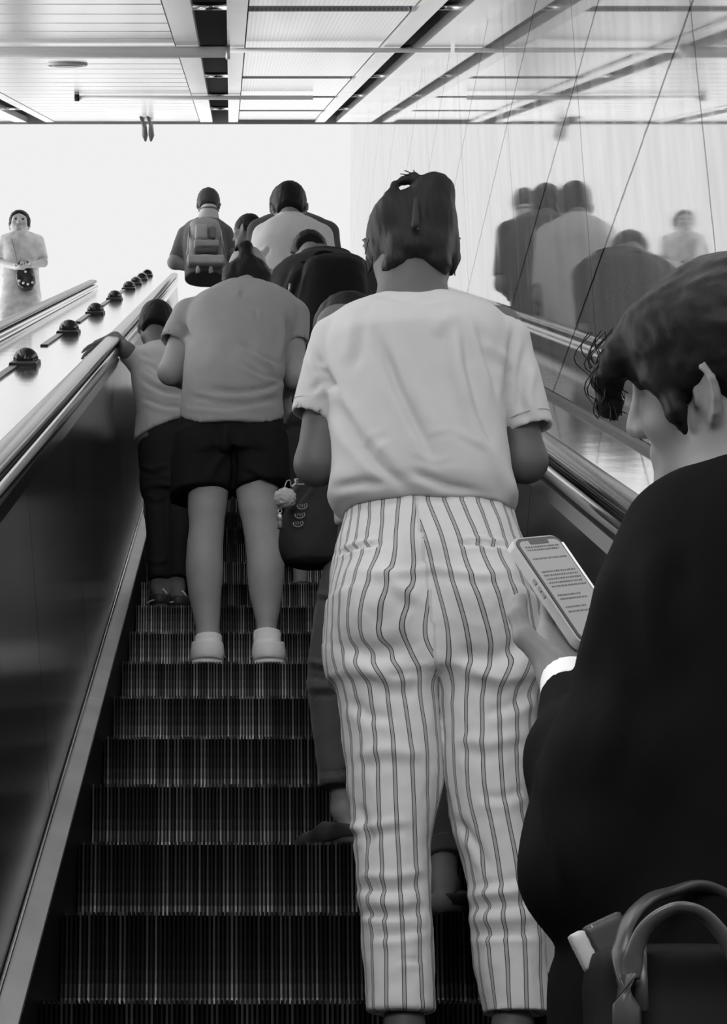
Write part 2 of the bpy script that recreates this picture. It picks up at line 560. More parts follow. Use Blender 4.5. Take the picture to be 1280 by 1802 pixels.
# --- domes along the middle of the left deck
def uvdome(name, c, r, m, parent):
    vs, fs = [], []
    nr, na = 10, 28
    for i in range(nr + 1):
        th = (math.pi / 2) * i / nr
        for j in range(na):
            a = 2 * math.pi * j / na
            vs.append(c + r * (math.cos(th) * (math.cos(a) * np.array([1, 0, 0]) + math.sin(a) * U) + math.sin(th) * N))
    for i in range(nr):
        for j in range(na):
            fs.append((i * na + j, i * na + (j + 1) % na, (i + 1) * na + (j + 1) % na, (i + 1) * na + j))
    o = link(name, vs, fs, m, parent, True)
    fix(o)
    return o
dome_px = [(65, 633, 'nearest and largest of the row'), (129, 579, 'second of the row'), (173, 546, 'third of the row'), (206, 522, 'fourth of the row'),
           (229, 504, 'fifth of the row'), (248, 489, 'sixth of the row'), (262, 478, 'seventh of the row'), (275, 468, 'last and smallest of the row')]
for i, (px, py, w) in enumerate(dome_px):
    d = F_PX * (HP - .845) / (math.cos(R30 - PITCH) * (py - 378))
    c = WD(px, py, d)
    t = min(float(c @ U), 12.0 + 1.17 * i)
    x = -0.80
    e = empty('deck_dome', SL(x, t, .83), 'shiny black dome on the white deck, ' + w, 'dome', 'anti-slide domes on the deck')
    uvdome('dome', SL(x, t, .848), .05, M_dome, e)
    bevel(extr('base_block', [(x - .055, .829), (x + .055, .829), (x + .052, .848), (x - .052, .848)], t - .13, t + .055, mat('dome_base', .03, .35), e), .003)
    extr('tail_reflection', [(x - .05, .829), (x - .015, .829), (x - .017, .838), (x - .048, .838)], t - 1.0, t - .13, mat('dome_reflection', .035, .3), e)  # dark reflection of the dome on the deck, built as a bar

# --- the neighbouring escalator
o = empty('neighbour_balustrade', SL(-1.12, 0, .8), 'pale far rail of the escalator going down, left of the domes', 'balustrade')
extr('side_panel', [(-1.07, -.2), (-1.085, -.2), (-1.085, .83), (-1.07, .83)], T0, T1 - .6, M_trim, o)
extr('rail_base', rounded(-1.09, .85, .036, .02, 16, 3), T0, T1 - .6, M_trim, o, True)
o = extr('escalator_handrail', rounded(-1.10, .888, .036, .015, 22, 2.4), T0, T1 - .6, mat('far_rubber', .10, .25), None, True)
tag(o, 'grey handrail of the neighbouring escalator, far side of the white deck', 'handrail')
o = box_slope('neighbour_escalator_bed', -2.3, -1.09, T0, 19.5, -.40, -.205, mat('bed_white', .75, .5))
tag(o, 'pale bed of the neighbouring escalator under the woman with the bag', 'escalator')
# --- bottom and top landings
def slab(name, x0, x1, y0, y1, z0, z1, m):
    vs = [(x, y, z) for z in (z0, z1) for y in (y0, y1) for x in (x0, x1)]
    fs = [(0, 1, 3, 2), (4, 6, 7, 5), (0, 4, 5, 1), (2, 3, 7, 6), (0, 2, 6, 4), (1, 5, 7, 3)]
    o = link(name, vs, fs, m)
    fix(o)
    return o
struct(slab('floor', -5, 3, -7, 0.4, -0.65, -0.55, mat('hall_floor', .06, .5)))
struct(slab('floor_top', -5, 4, 16.0, 26.0, 9.0, 9.2, M_floor))
struct(box_slope('floor_truss', XL - .1, XW + .2, T0, T1, -.9, -.46, M_void))
# ================================================================== SCULPTING: signed-distance solids turned into one smooth skin
def pchip(x, xs, ys):
    xs = np.asarray(xs, float); ys = np.asarray(ys, float)
    o = np.argsort(xs); xs = xs[o]; ys = ys[o]
    n = len(xs)
    if n == 2:
        return np.interp(x, xs, ys)
    h = np.diff(xs); d = np.diff(ys) / h
    m = np.zeros(n)
    m[0], m[-1] = d[0], d[-1]
    for i in range(1, n - 1):
        if d[i - 1] * d[i] > 0:
            w1, w2 = 2 * h[i] + h[i - 1], h[i] + 2 * h[i - 1]
            m[i] = (w1 + w2) / (w1 / d[i - 1] + w2 / d[i])
    x = np.clip(x, xs[0], xs[-1])
    k = np.clip(np.searchsorted(xs, x) - 1, 0, n - 2)
    t = (x - xs[k]) / h[k]
    return ((2 * t**3 - 3 * t**2 + 1) * ys[k] + (t**3 - 2 * t**2 + t) * h[k] * m[k] + (-2 * t**3 + 3 * t**2) * ys[k + 1] + (t**3 - t**2) * h[k] * m[k + 1])
A3 = lambda v: np.asarray(v, float)
class Prim:
    def __init__(s, fn, lo, hi, k=0.0, op='+'):
        s.fn, s.lo, s.hi, s.k, s.op = fn, A3(lo), A3(hi), k, op
def seg(a, b, ra, rb, k=0.02, op='+', flat=None):
    """round cone from a to b; flat='b' cuts it square at b"""
    a, b = A3(a), A3(b)
    ab = b - a
    L2 = float(ab @ ab) + 1e-12
    L = math.sqrt(L2)
    def fn(x, y, z):
        px, py, pz = x - a[0], y - a[1], z - a[2]
        dot = (px * ab[0] + py * ab[1] + pz * ab[2]) / L2
        h = np.clip(dot, 0, 1)
        d = np.sqrt((px - h * ab[0])**2 + (py - h * ab[1])**2 + (pz - h * ab[2])**2) - (ra + (rb - ra) * h)
        if flat and 'b' in flat:
            d = np.maximum(d, (dot - 1) * L)
        if flat and 'a' in flat:
            d = np.maximum(d, -dot * L)
        return d
    m = max(ra, rb)
    return Prim(fn, np.minimum(a, b) - m, np.maximum(a, b) + m, k, op)
def chain(pts, rs, k=0.02, op='+', flat=None):
    n = len(pts)
    return [seg(pts[i], pts[i + 1], rs[i], rs[i + 1], k, op, ('b' if flat and 'b' in flat and i == n - 2 else '') + ('a' if flat and 'a' in flat and i == 0 else '')) for i in range(n - 1)]
def ell(c, r, R=None, k=0.02, op='+'):
    c, r = A3(c), A3(r)
    R = np.eye(3) if R is None else np.asarray(R)
    mr_ = float(min(r))
    def fn(x, y, z):
        px, py, pz = x - c[0], y - c[1], z - c[2]
        q = [px * R[0, i] + py * R[1, i] + pz * R[2, i] for i in range(3)]
        k0 = np.sqrt((q[0] / r[0])**2 + (q[1] / r[1])**2 + (q[2] / r[2])**2)
        k1 = np.sqrt((q[0] / r[0]**2)**2 + (q[1] / r[1]**2)**2 + (q[2] / r[2]**2)**2)
        return k0 * (k0 - 1) / (k1 + 1e-9)
    m = max(r)
    return Prim(fn, c - m, c + m, k, op)
def rbox(c, half, R=None, rad=0.01, k=0.01, op='+'):
    c, half = A3(c), A3(half)
    R = np.eye(3) if R is None else np.asarray(R)
    def fn(x, y, z):
        px, py, pz = x - c[0], y - c[1], z - c[2]
        q = [np.abs(px * R[0, i] + py * R[1, i] + pz * R[2, i]) - half[i] + rad for i in range(3)]
        out = np.sqrt(sum(np.maximum(v, 0)**2 for v in q))
        return out + np.minimum(np.maximum(q[0], np.maximum(q[1], q[2])), 0) - rad
    m = float(np.linalg.norm(half))
    return Prim(fn, c - m, c + m, k, op)
def plane(p, n, op='&', k=0.0):
    """keep the side the normal points away from"""
    p, n = A3(p), A3(n)
    n = n / np.linalg.norm(n)
    return Prim(lambda x, y, z: (x - p[0]) * n[0] + (y - p[1]) * n[1] + (z - p[2]) * n[2], p, p, k, op)
def stack(rows, k=0.02, op='+', e=2.2, grow=0.0):
    """horizontal slices: (z, cx, cy, half width, half depth towards us, half depth away)"""
    rows = sorted([tuple(map(float, r)) for r in rows])
    Z = [r[0] for r in rows]
    def fn(x, y, z):
        zz = z.ravel()
        g = [pchip(zz, Z, [r[i] for r in rows]).reshape(z.shape) for i in range(1, 6)]
        cx, cy, a, bf, bb = g
        a, bf, bb = a + grow, bf + grow, bb + grow
        dx = np.abs(x - cx) / a
        dy = y - cy
        dyn = np.abs(np.where(dy < 0, dy / bf, dy / bb))
        rr = (dx**e + dyn**e) ** (1 / e)
        d = (rr - 1) * np.minimum(a, np.minimum(bf, bb))
        return np.maximum(d, np.maximum(z - Z[-1] - grow, Z[0] - grow - z))
    m = max(max(r[3], r[4], r[5]) for r in rows) + grow
    lo = [min(r[1] for r in rows) - m, min(r[2] for r in rows) - m, Z[0] - grow]
    hi = [max(r[1] for r in rows) + m, max(r[2] for r in rows) + m, Z[-1] + grow]
    return Prim(fn, lo, hi, k, op)
def prow(rows, y0):
    """pixel rows (py, xl, xr, depth towards us, depth away[, dy]) at plane y0 -> stack rows"""
    out = []
    for r in rows:
        y = y0 + (r[5] if len(r) > 5 else 0)
        L, Rr = WY(r[1], r[0], y), WY(r[2], r[0], y)
        out.append((L[2], (L[0] + Rr[0]) / 2, y, (Rr[0] - L[0]) / 2, r[3], r[4]))
    return out
def flatten(prims):
    out = []
    for p in prims:
        if isinstance(p, Prim):
            out.append(p)
        else:
            out += flatten(p)
    return out
def sculpt(name, prims, m, parent=None, vox=0.007, disp=None, post=None):
    prims = flatten(prims)
    solid = [p for p in prims if p.op == '+']
    lo = np.min([p.lo for p in solid], 0) - 3 * vox - .01
    hi = np.max([p.hi for p in solid], 0) + 3 * vox + .01
    n = np.ceil((hi - lo) / vox).astype(int) + 1
    ax = [lo[i] + vox * np.arange(n[i]) for i in range(3)]
    f = np.full(n, 0.5, np.float32)
    for p in prims:
        if p.op == '&':
            X, Y, Z = ax[0][:, None, None], ax[1][None, :, None], ax[2][None, None, :]
            d = p.fn(X, Y, Z)
            if p.k:
                h = np.clip(.5 - .5 * (f - d) / p.k, 0, 1)
                f = (f * (1 - h) + d * h + p.k * h * (1 - h)).astype(np.float32)
            else:
                f = np.maximum(f, d).astype(np.float32)
            continue
        mg = p.k + 3 * vox
        sl = tuple(slice(max(0, int((p.lo[i] - mg - lo[i]) / vox)), min(n[i], int((p.hi[i] + mg - lo[i]) / vox) + 2)) for i in range(3))
        if any(s.stop <= s.start for s in sl):
            continue
        X, Y, Z = ax[0][sl[0]][:, None, None], ax[1][sl[1]][None, :, None], ax[2][sl[2]][None, None, :]
        d = p.fn(X, Y, Z)
        g = f[sl]
        if p.op == '+':
            if p.k:
                h = np.clip(.5 + .5 * (g - d) / p.k, 0, 1)
                g = g * (1 - h) + d * h - p.k * h * (1 - h)
            else:
                g = np.minimum(g, d)
        else:
            d = -d
            if p.k:
                h = np.clip(.5 - .5 * (g - d) / p.k, 0, 1)
                g = g * (1 - h) + d * h + p.k * h * (1 - h)
            else:
                g = np.maximum(g, d)
        f[sl] = g
    f[0], f[-1] = .5, .5
    f[:, 0], f[:, -1] = .5, .5
    f[:, :, 0], f[:, :, -1] = .5, .5
    # surface nets
    s = f < 0
    c = [s[i:n[0] - 1 + i, j:n[1] - 1 + j, k:n[2] - 1 + k] for i in (0, 1) for j in (0, 1) for k in (0, 1)]
    anyc = c[0].copy(); allc = c[0].copy()
    for q in c[1:]:
        anyc |= q; allc &= q
    act = anyc & ~allc
    idx = np.full(act.shape, -1, np.int64)
    cells = np.argwhere(act)
    idx[act] = np.arange(len(cells))
    pos = np.zeros((len(cells), 3)); cnt = np.zeros(len(cells))
    corners = [(i, j, k) for i in (0, 1) for j in (0, 1) for k in (0, 1)]
    val = {q: f[cells[:, 0] + q[0], cells[:, 1] + q[1], cells[:, 2] + q[2]] for q in corners}
    for a in corners:
        for axn in range(3):
            if a[axn]:
                continue
            b = list(a); b[axn] = 1; b = tuple(b)
            va, vb = val[a], val[b]
            mk = (va < 0) != (vb < 0)
            t = va[mk] / (va[mk] - vb[mk])
            pt = np.tile(A3(a), (mk.sum(), 1))
            pt[:, axn] += t
            pos[mk] += pt; cnt[mk] += 1
    V = lo + vox * (cells + pos / cnt[:, None])
    quads = []
    for axn in range(3):
        u, w = [(1, 2), (2, 0), (0, 1)][axn]
        s0 = [slice(None)] * 3; s1 = [slice(None)] * 3
        s0[axn] = slice(0, -1); s1[axn] = slice(1, None)
        e0, e1 = s[tuple(s0)], s[tuple(s1)]
        ed = np.argwhere(e0 != e1)
        if not len(ed):
            continue
        ins = e0[ed[:, 0], ed[:, 1], ed[:, 2]]
        def cell(du, dw):
            q = ed.copy(); q[:, u] -= du; q[:, w] -= dw
            return idx[q[:, 0], q[:, 1], q[:, 2]]
        q = np.stack([cell(1, 1), cell(0, 1), cell(0, 0), cell(1, 0)], 1)
        q[~ins] = q[~ins][:, ::-1]
        quads.append(q)
    F = np.concatenate(quads)
    F = F[(F >= 0).all(1)]
    # light relaxing of the skin
    e = np.concatenate([F[:, [0, 1]], F[:, [1, 2]], F[:, [2, 3]], F[:, [3, 0]]])
    e = np.concatenate([e, e[:, ::-1]])
    deg = np.bincount(e[:, 0], minlength=len(V)).astype(float)[:, None]
    def lap(v):
        return np.stack([np.bincount(e[:, 0], v[e[:, 1], i], len(V)) for i in range(v.shape[1])], 1) / np.maximum(deg, 1)
    for lam in (.5, -.52, .5, -.52):
        V = V + lam * (lap(V) - V)
    if disp:
        def nrm(V):
            fn_ = np.cross(V[F[:, 2]] - V[F[:, 0]], V[F[:, 3]] - V[F[:, 1]])
            vn = np.zeros_like(V)
            for i in range(4):
                for j in range(3):
                    vn[:, j] += np.bincount(F[:, i], fn_[:, j], len(V))
            return vn / (np.linalg.norm(vn, axis=1, keepdims=True) + 1e-12)
        nn = nrm(V)
        for _ in range(3):
            nn = lap(nn)
        nn /= np.linalg.norm(nn, axis=1, keepdims=True) + 1e-12
        V = V + nn * disp(V, nn)[:, None]
    me = bpy.data.meshes.new(name)
    me.vertices.add(len(V)); me.vertices.foreach_set('co', V.astype(np.float32).ravel())
    me.loops.add(4 * len(F)); me.loops.foreach_set('vertex_index', F.astype(np.int32).ravel())
    me.polygons.add(len(F)); me.polygons.foreach_set('loop_start', (4 * np.arange(len(F))).astype(np.int32))
    me.update(calc_edges=True)
    me.polygons.foreach_set('use_smooth', np.ones(len(F), bool))
    me.validate()
    if m:
        me.materials.append(m)
    if post:
        post(me, V)
    o = bpy.data.objects.new(name, me)
    COL.objects.link(o)
    if parent:
        setpar(o, parent)
    return o
# ------------------------------------------------------------------ cloth: soft noise and traced folds
def fbm(V, sc, off=(0, 0, 0), octs=3):
    out = np.zeros(len(V))
    sc = np.asarray(sc, float)
    for i in range(octs):
        P = V * (sc * 2**i) + np.asarray(off) + 17.3 * i
        out += np.array([mnoise.noise(tuple(p)) for p in P]) / 2**i
    return out
def ridge(px, py, line, w, amp, asym=0.0):
    """smooth crease along a polyline given in frame pixels; fades at both ends"""
    line = np.asarray(line, float)
    best = np.full(len(px), 1e9); tt = np.zeros(len(px)); sg = np.zeros(len(px))
    Ls = np.r_[0, np.cumsum(np.hypot(*np.diff(line, axis=0).T))]
    for i in range(len(line) - 1):
        a, b = line[i], line[i + 1]
        d = b - a
        h = np.clip(((px - a[0]) * d[0] + (py - a[1]) * d[1]) / (d @ d), 0, 1)
        ex, ey = px - a[0] - h * d[0], py - a[1] - h * d[1]
        q = np.hypot(ex, ey)
        mk = q < best
        best[mk] = q[mk]
        tt[mk] = (Ls[i] + h[mk] * np.hypot(*d)) / Ls[-1]
        sg[mk] = np.sign(d[0] * ey - d[1] * ex)[mk]
    fade = np.clip(np.minimum(tt, 1 - tt) * 4 + .15, 0, 1)
    prof = np.exp(-(best / w)**2)
    if asym:
        prof = prof - .6 * np.exp(-((best * sg - 1.7 * w * asym) / (1.3 * w))**2)
    return amp * prof * fade
def cloth(amp=0.003, sc=(9, 9, 5), folds=(), seed=0, fine=0.0):
    def fn(V, nn):
        d = amp * fbm(V, sc, (seed * 3.1, seed, seed * 7.7))
        if fine:
            d += fine * fbm(V, np.asarray(sc) * 4, (seed, 5, 9), 2)
        if folds:
            px, py, _ = PX(V)
            back = np.clip((0.35 - nn[:, 1]) / .3, 0, 1)
            for line, w, a in folds:
                d += back * ridge(px, py, line, w, a, 1.0)
        return d
    return fn
def strand_noise(amp, sc, seed=0):
    return lambda V, nn: amp * fbm(V, sc, (seed, seed * 2, 3), 3)
# ------------------------------------------------------------------ anatomy
def frame_of(fwd, roll=0.0):
    f = A3(fwd); f = f / np.linalg.norm(f)
    r = np.cross(f, [0, 0, 1.0]); r /= np.linalg.norm(r)
    u = np.cross(r, f)
    c, s = math.cos(roll), math.sin(roll)
    r, u = r * c + u * s, u * c - r * s
    return np.stack([r, f, u], 1)
def head_prims(c, R, s=1.0, neck=None, neck_r=.056):
    L = lambda v: A3(c) + R @ (A3(v) * s)
    P = [ell(L((0, -.012, .035)), A3((.076, .097, .088)) * s, R, .02),
         ell(L((0, .035, -.03)), A3((.062, .062, .088)) * s, R, .03)]
    for q in (-1, 1):
        P.append(seg(L((q * .050, .005, -.055)), L((q * .012, .078, -.103)), .026 * s, .020 * s, .03))
        P.append(seg(L((q * .010, .086, .024)), L((q * .048, .070, .026)), .012 * s, .012 * s, .015))
        P.append(ell(L((q * .033, .100, .004)), A3((.018, .012, .011)) * s, R, .012, '-'))
        P.append(ell(L((q * .044, .062, -.028)), A3((.022, .024, .020)) * s, R, .025))
        e = L((q * .079, -.008, -.012))
        Re = R @ np.array([[math.cos(q * .5), -math.sin(q * .5), 0], [math.sin(q * .5), math.cos(q * .5), 0], [0, 0, 1]])
        P.append(ell(e, A3((.008, .020, .032)) * s, Re, .008))
        P.append(ell(L((q * .089, -.004, -.010)), A3((.007, .011, .019)) * s, Re, .005, '-'))
        rim = [e + Re @ (A3((q * .007, a_, b_)) * s) for a_, b_ in ((.012, .012), (.012, .026), (.002, .034), (-.012, .031), (-.020, .016), (-.019, -.004), (-.012, -.020), (-.002, -.030))]
        P += chain(rim, [.0042 * s] * 8, .004)
        P.append(seg(e + Re @ (A3((q * .006, .013, -.008)) * s), e + Re @ (A3((q * .006, .010, .004)) * s), .0045 * s, .004 * s, .004))
    P.append(seg(L((0, .096, .016)), L((0, .116, -.030)), .009 * s, .013 * s, .014))
    P.append(seg(L((-.012, .104, -.034)), L((.012, .104, -.034)), .010 * s, .010 * s, .01))
    P.append(seg(L((-.020, .090, -.064)), L((.020, .090, -.064)), .0085 * s, .0085 * s, .01))
    P.append(seg(L((-.017, .089, -.077)), L((.017, .089, -.077)), .009 * s, .009 * s, .01))
    P.append(ell(L((0, .085, -.106)), A3((.020, .016, .014)) * s, R, .02))
    if neck is not None:
        P.append(seg(L((0, -.025, -.045)), neck, neck_r * s, neck_r * 1.12 * s, .03))
    return P
def eyes(c, R, s, parent):
    L = lambda v: A3(c) + R @ (A3(v) * s)
    for q in (-1, 1):
        sculpt('eye', [ell(L((q * .033, .088, .004)), A3((.011, .011, .007)) * s, R)], mat('eye_dark', .03, .2), parent, .003 * s)
def hand_prims(w, d, palm, side, curl=0.5, s=1.0, spread=.12, thumb=.7, curls=None):
    """w wrist, d pointing direction, palm = way the palm faces, side = towards the thumb"""
    d = A3(d); d /= np.linalg.norm(d)
    n = A3(palm); n = n - d * (n @ d); n /= np.linalg.norm(n)
    t = np.cross(d, n)
    if t @ A3(side) < 0:
        t = -t
    w = A3(w)
    P = []
    lens = [(.040, .024, .019), (.045, .028, .020), (.042, .026, .020), (.033, .020, .017)]
    for i in range(4):
        off = (1.5 - i) * .0205
        kn = w + s * (d * (.088 - .004 * abs(i - 1)) + t * off)
        P.append(seg(w + s * (t * off * .6 + d * .012), kn, .0155 * s, .0115 * s, .012))
        ang = 0.0
        p = kn
        dir0 = d * math.cos(spread * (1.5 - i)) + t * math.sin(spread * (1.5 - i))
        cu = curls[i] if curls else curl
        r = .0096 if i < 3 else .0085
        for j, l in enumerate(lens[i]):
            ang += cu * (.9, 1.1, .7)[j]
            q = p + s * l * (dir0 * math.cos(ang) + n * math.sin(ang))
            P.append(seg(p, q, r * s, (r - .0009) * s, .004))
            p = q; r -= .0009
    b = w + s * (d * .022 + t * .024 + n * .008)
    td = (t * math.cos(thumb) + d * math.sin(thumb)); td /= np.linalg.norm(td)
    m1 = b + s * .042 * td
    m2 = m1 + s * .032 * (d * .75 + t * .45 + n * .35 * curl)
    m3 = m2 + s * .026 * (d * .9 + t * .1 + n * .6 * curl)
    P += [seg(b, m1, .017 * s, .0125 * s, .012), seg(m1, m2, .0118 * s, .0105 * s, .006), seg(m2, m3, .0105 * s, .009 * s, .006)]
    return P
def shoe_prims(heel, toe_dir, L=.26, s=1.0, h=.075):
    f = A3(toe_dir); f[2] = 0; f /= np.linalg.norm(f)
    r = np.array([f[1], -f[0], 0])
    Hh = A3(heel)
    B = lambda a, b, c: Hh + f * a * L + r * b + np.array([0, 0, c])
    up = [seg(B(.13, 0, .038), B(.45, 0, .036), .040 * s, .040 * s, .02), seg(B(.45, 0, .036), B(.82, .005, .024), .040 * s, .034 * s, .02),
          seg(B(.15, 0, h), B(.22, 0, .03), .038 * s, .036 * s, .02), seg(B(.82, .005, .024), B(.9, 0, .020), .034 * s, .026 * s, .02)]
    R = np.stack([r, f, [0, 0, 1]], 1)
    sole = [ell(B(.17, 0, .008), (.040 * s, .17 * L + .006, .03), R, .01), ell(B(.5, .0, .008), (.040 * s, .36 * L, .03), R, .01), ell(B(.72, .004, .008), (.045 * s, .27 * L, .03), R, .02),
            plane(B(0, 0, .020), (0, 0, 1)), plane(B(0, 0, 0.001), (0, 0, -1))]
    return up + [plane(B(0, 0, .016), (0, 0, -1)), plane(B(.2, 0, h + .004), (-.25 * f[0], -.25 * f[1], 1))], sole
# ================================================================== PEOPLE
def skin(name, g):
    return mat(name, g, 0.55, 0, 0.35, mott=(9, .10), bump=(160, .06, .001))
def fabric(name, g, rough=.85, sc=500, mott=None):
    return mat(name, g, rough, 0, 0.15 if g > .03 else .06, sheen=0.12 if g > .05 else 0.0, bump=(sc, .12, .0008), mott=mott)
def hairmat(name, g=.010):
    m = mat(name, g, .55, 0, .22, bump=(160, .25, .002, (1, 1, .12)))
    return m
SK = skin('skin', .30)
SK_DARK = skin('skin_tan', .17)
SK_PALE = skin('skin_fair', .36)
HAIR = hairmat('black_hair')
M_white = fabric('white_cloth', .88)
M_black = fabric('black_cloth', .012)
M_sole = mat('rubber_sole', .55, .6)

def std(x0, y0, z0, H, bow=0.0, yaw=0.0):
    """standing skeleton in world points; yaw turns to the left"""
    J = {}
    def put(k, x, y, z):
        c, s = math.cos(yaw), math.sin(yaw)
        J[k] = np.array([x0 + x * c - y * s, y0 + x * s + y * c, z0 + z])
    for s, q in (('L', -1), ('R', 1)):
        put('an' + s, q * .052 * H, -.02 * H, .045 * H)
        put('kn' + s, q * .054 * H, .010 * H, .275 * H)
        put('hip' + s, q * .052 * H, 0, .50 * H)
        put('sh' + s, q * .112 * H, .05 * bow * H, .805 * H - .01 * bow * H)
        put('el' + s, q * .140 * H, (.02 + .06 * bow) * H, .625 * H)
        put('wr' + s, q * .08 * H, (.15 + .06 * bow) * H, .64 * H)
        put('heel' + s, q * .052 * H, -.045 * H, 0)
    put('pelvis', 0, 0, .53 * H)
    put('waist', 0, .0, .62 * H)
    put('chest', 0, .03 * bow * H, .73 * H)
    put('neck', 0, .06 * bow * H, .835 * H - .01 * bow * H)
    put('head', 0, (.012 + .13 * bow) * H, .925 * H - .05 * bow * H)
    J['toe'] = np.array([-math.sin(yaw), math.cos(yaw), 0])
    J['H'] = H
    J['yaw'] = yaw
    return J
def torso_rows(J, wide=1.0, deep=1.0, hem=None):
    H = J['H']
    sh = (J['shL'] + J['shR']) / 2
    c, s = math.cos(J['yaw']), math.sin(J['yaw'])
    def el_(a, b):                                     # an ellipse turned by yaw, taken as its x / y extents
        return math.hypot(a * c, b * s), math.hypot(a * s, b * c)
    def row(p, z, a, b):
        a, b = el_(a * H * wide, b * H * deep)
        return (z, p[0], p[1], a, b, b)
    R_ = [row(J['pelvis'], J['pelvis'][2] - .02 * H, .100, .068), row(J['waist'], J['waist'][2], .090, .064),
          row(J['chest'], J['chest'][2], .102, .068), row(sh, sh[2] - .03 * H, .112, .062), row(sh, sh[2] + .012 * H, .092, .048),
          row((sh + J['neck']) / 2, sh[2] + .034 * H, .045, .036)]
    return R_
def body_of(J, parent, m, s_head, R, vox, wide=1.0, deep=1.0, torso=None, arm_r=(.046, .038, .026), leg_r=(.075, .052, .034), hands=True, extra=(), hand_cfg=None, legs=None):
    H = J['H'] / 1.7
    P = [stack(torso or torso_rows(J, wide, deep), grow=-.012)]
    if legs:
        P += legs
    else:
        for s in 'LR':
            P += chain([J['hip' + s], J['kn' + s], J['an' + s]], [r * H for r in leg_r], .03)
    for s in 'LR':
        P.append(seg(J['an' + s], J['heel' + s] + J['toe'] * .03 * H + np.array([0, 0, .03 * H]), leg_r[2] * H, .028 * H, .02))
        P.append(seg(J['heel' + s] + J['toe'] * .03 * H + np.array([0, 0, .032 * H]), J['heel' + s] + J['toe'] * .19 * H + np.array([0, 0, .022 * H]), .027 * H, .02 * H, .02))
        P += chain([J['sh' + s], J['el' + s], J['wr' + s]], [r * H for r in arm_r], .02)
        if hands:
            cfg = dict(d=J['wr' + s] - J['el' + s], palm=(0, 0, 1), side=(-1 if s == 'R' else 1, .2, .4), curl=.55, s=.92 * H)
            if s == 'L':
                cfg['side'] = (1, .2, .4)
            if hand_cfg and s in hand_cfg:
                cfg.update(hand_cfg[s])
            P += hand_prims(J['wr' + s], **cfg)
    P += head_prims(J['head'], R, s_head, J['neck'] - np.array([0, 0, .03]), .052)
    P += list(extra)
    return sculpt('body', P, m, parent, vox)
def cap_hair(J_head, R, s, grow=.012, front=.045, nape=-.052, tilt=.75, extra=(), cut=True):
    """close hair: inflated skull, trimmed to a hairline"""
    c = A3(J_head)
    L = lambda v: c + R @ (A3(v) * s)
    g = grow
    P = [ell(L((0, -.014, .036)), (A3((.078, .099, .090)) + g) * s, R, .02), ell(L((0, -.05, -.02)), (A3((.064, .056, .060)) + g * .8) * s, R, .03)]
    if cut:
        P.append(plane(L((0, front, nape)), R @ A3((0, tilt, -1.0)) if False else R @ A3((0, 1.0, -tilt * .55)), '&', .006))
        P.append(plane(L((0, 0, nape)), R @ A3((0, -.25, -1.0)), '&', .006))
        for q in (-1, 1):
            P.append(ell(L((q * .086, .004, -.022)), A3((.022, .026, .036)) * s, R, .008, '-'))
    return P + list(extra)

def shoes(J, parent, mu, ms, L=.25, s=1.0, h=.07, toe=None, both='LR'):
    for q in both:
        up, so = shoe_prims(J['heel' + q], toe.get(q, J['toe']) if toe else J['toe'], L, s, h)
        o = sculpt('shoe', up, mu, parent, .006)
        o2 = sculpt('sole', so, ms, None, .006)
        setpar(o2, o)

# ------------------------------------------------------------------ 1. the woman in striped trousers
def stripe_material():
    m = fabric('striped_linen', .74).copy()
    m.name = 'striped_linen_pattern'
    t = m.node_tree
    b = t.nodes['Principled BSDF']
    at = t.nodes.new('ShaderNodeAttribute')
    at.attribute_name = 'stripe'
    def M_(op, a, bb=None):
        n = t.nodes.new('ShaderNodeMath'); n.operation = op
        for i, q in enumerate((a, bb)):
            if q is None: continue
            if isinstance(q, (int, float)): n.inputs[i].default_value = q
            else: t.links.new(q, n.inputs[i])
        return n.outputs[0]
    d = M_('ABSOLUTE', M_('SUBTRACT', M_('FRACT', M_('ADD', at.outputs['Fac'], 0.5)), 0.5))
    ramp = t.nodes.new('ShaderNodeValToRGB')
    r = ramp.color_ramp
    r.interpolation = 'LINEAR'
    stops = [(0, .40), (.075, .40), (.085, .03), (.118, .03), (.128, .70), (1, .70)]
    while len(r.elements) < len(stops):
        r.elements.new(.5)
    for e, (p, g) in zip(r.elements, stops):
        e.position = p; e.color = (g, g, g, 1)
    t.links.new(d, ramp.inputs[0])
    t.links.new(ramp.outputs[0], b.inputs['Base Color'])
    return m
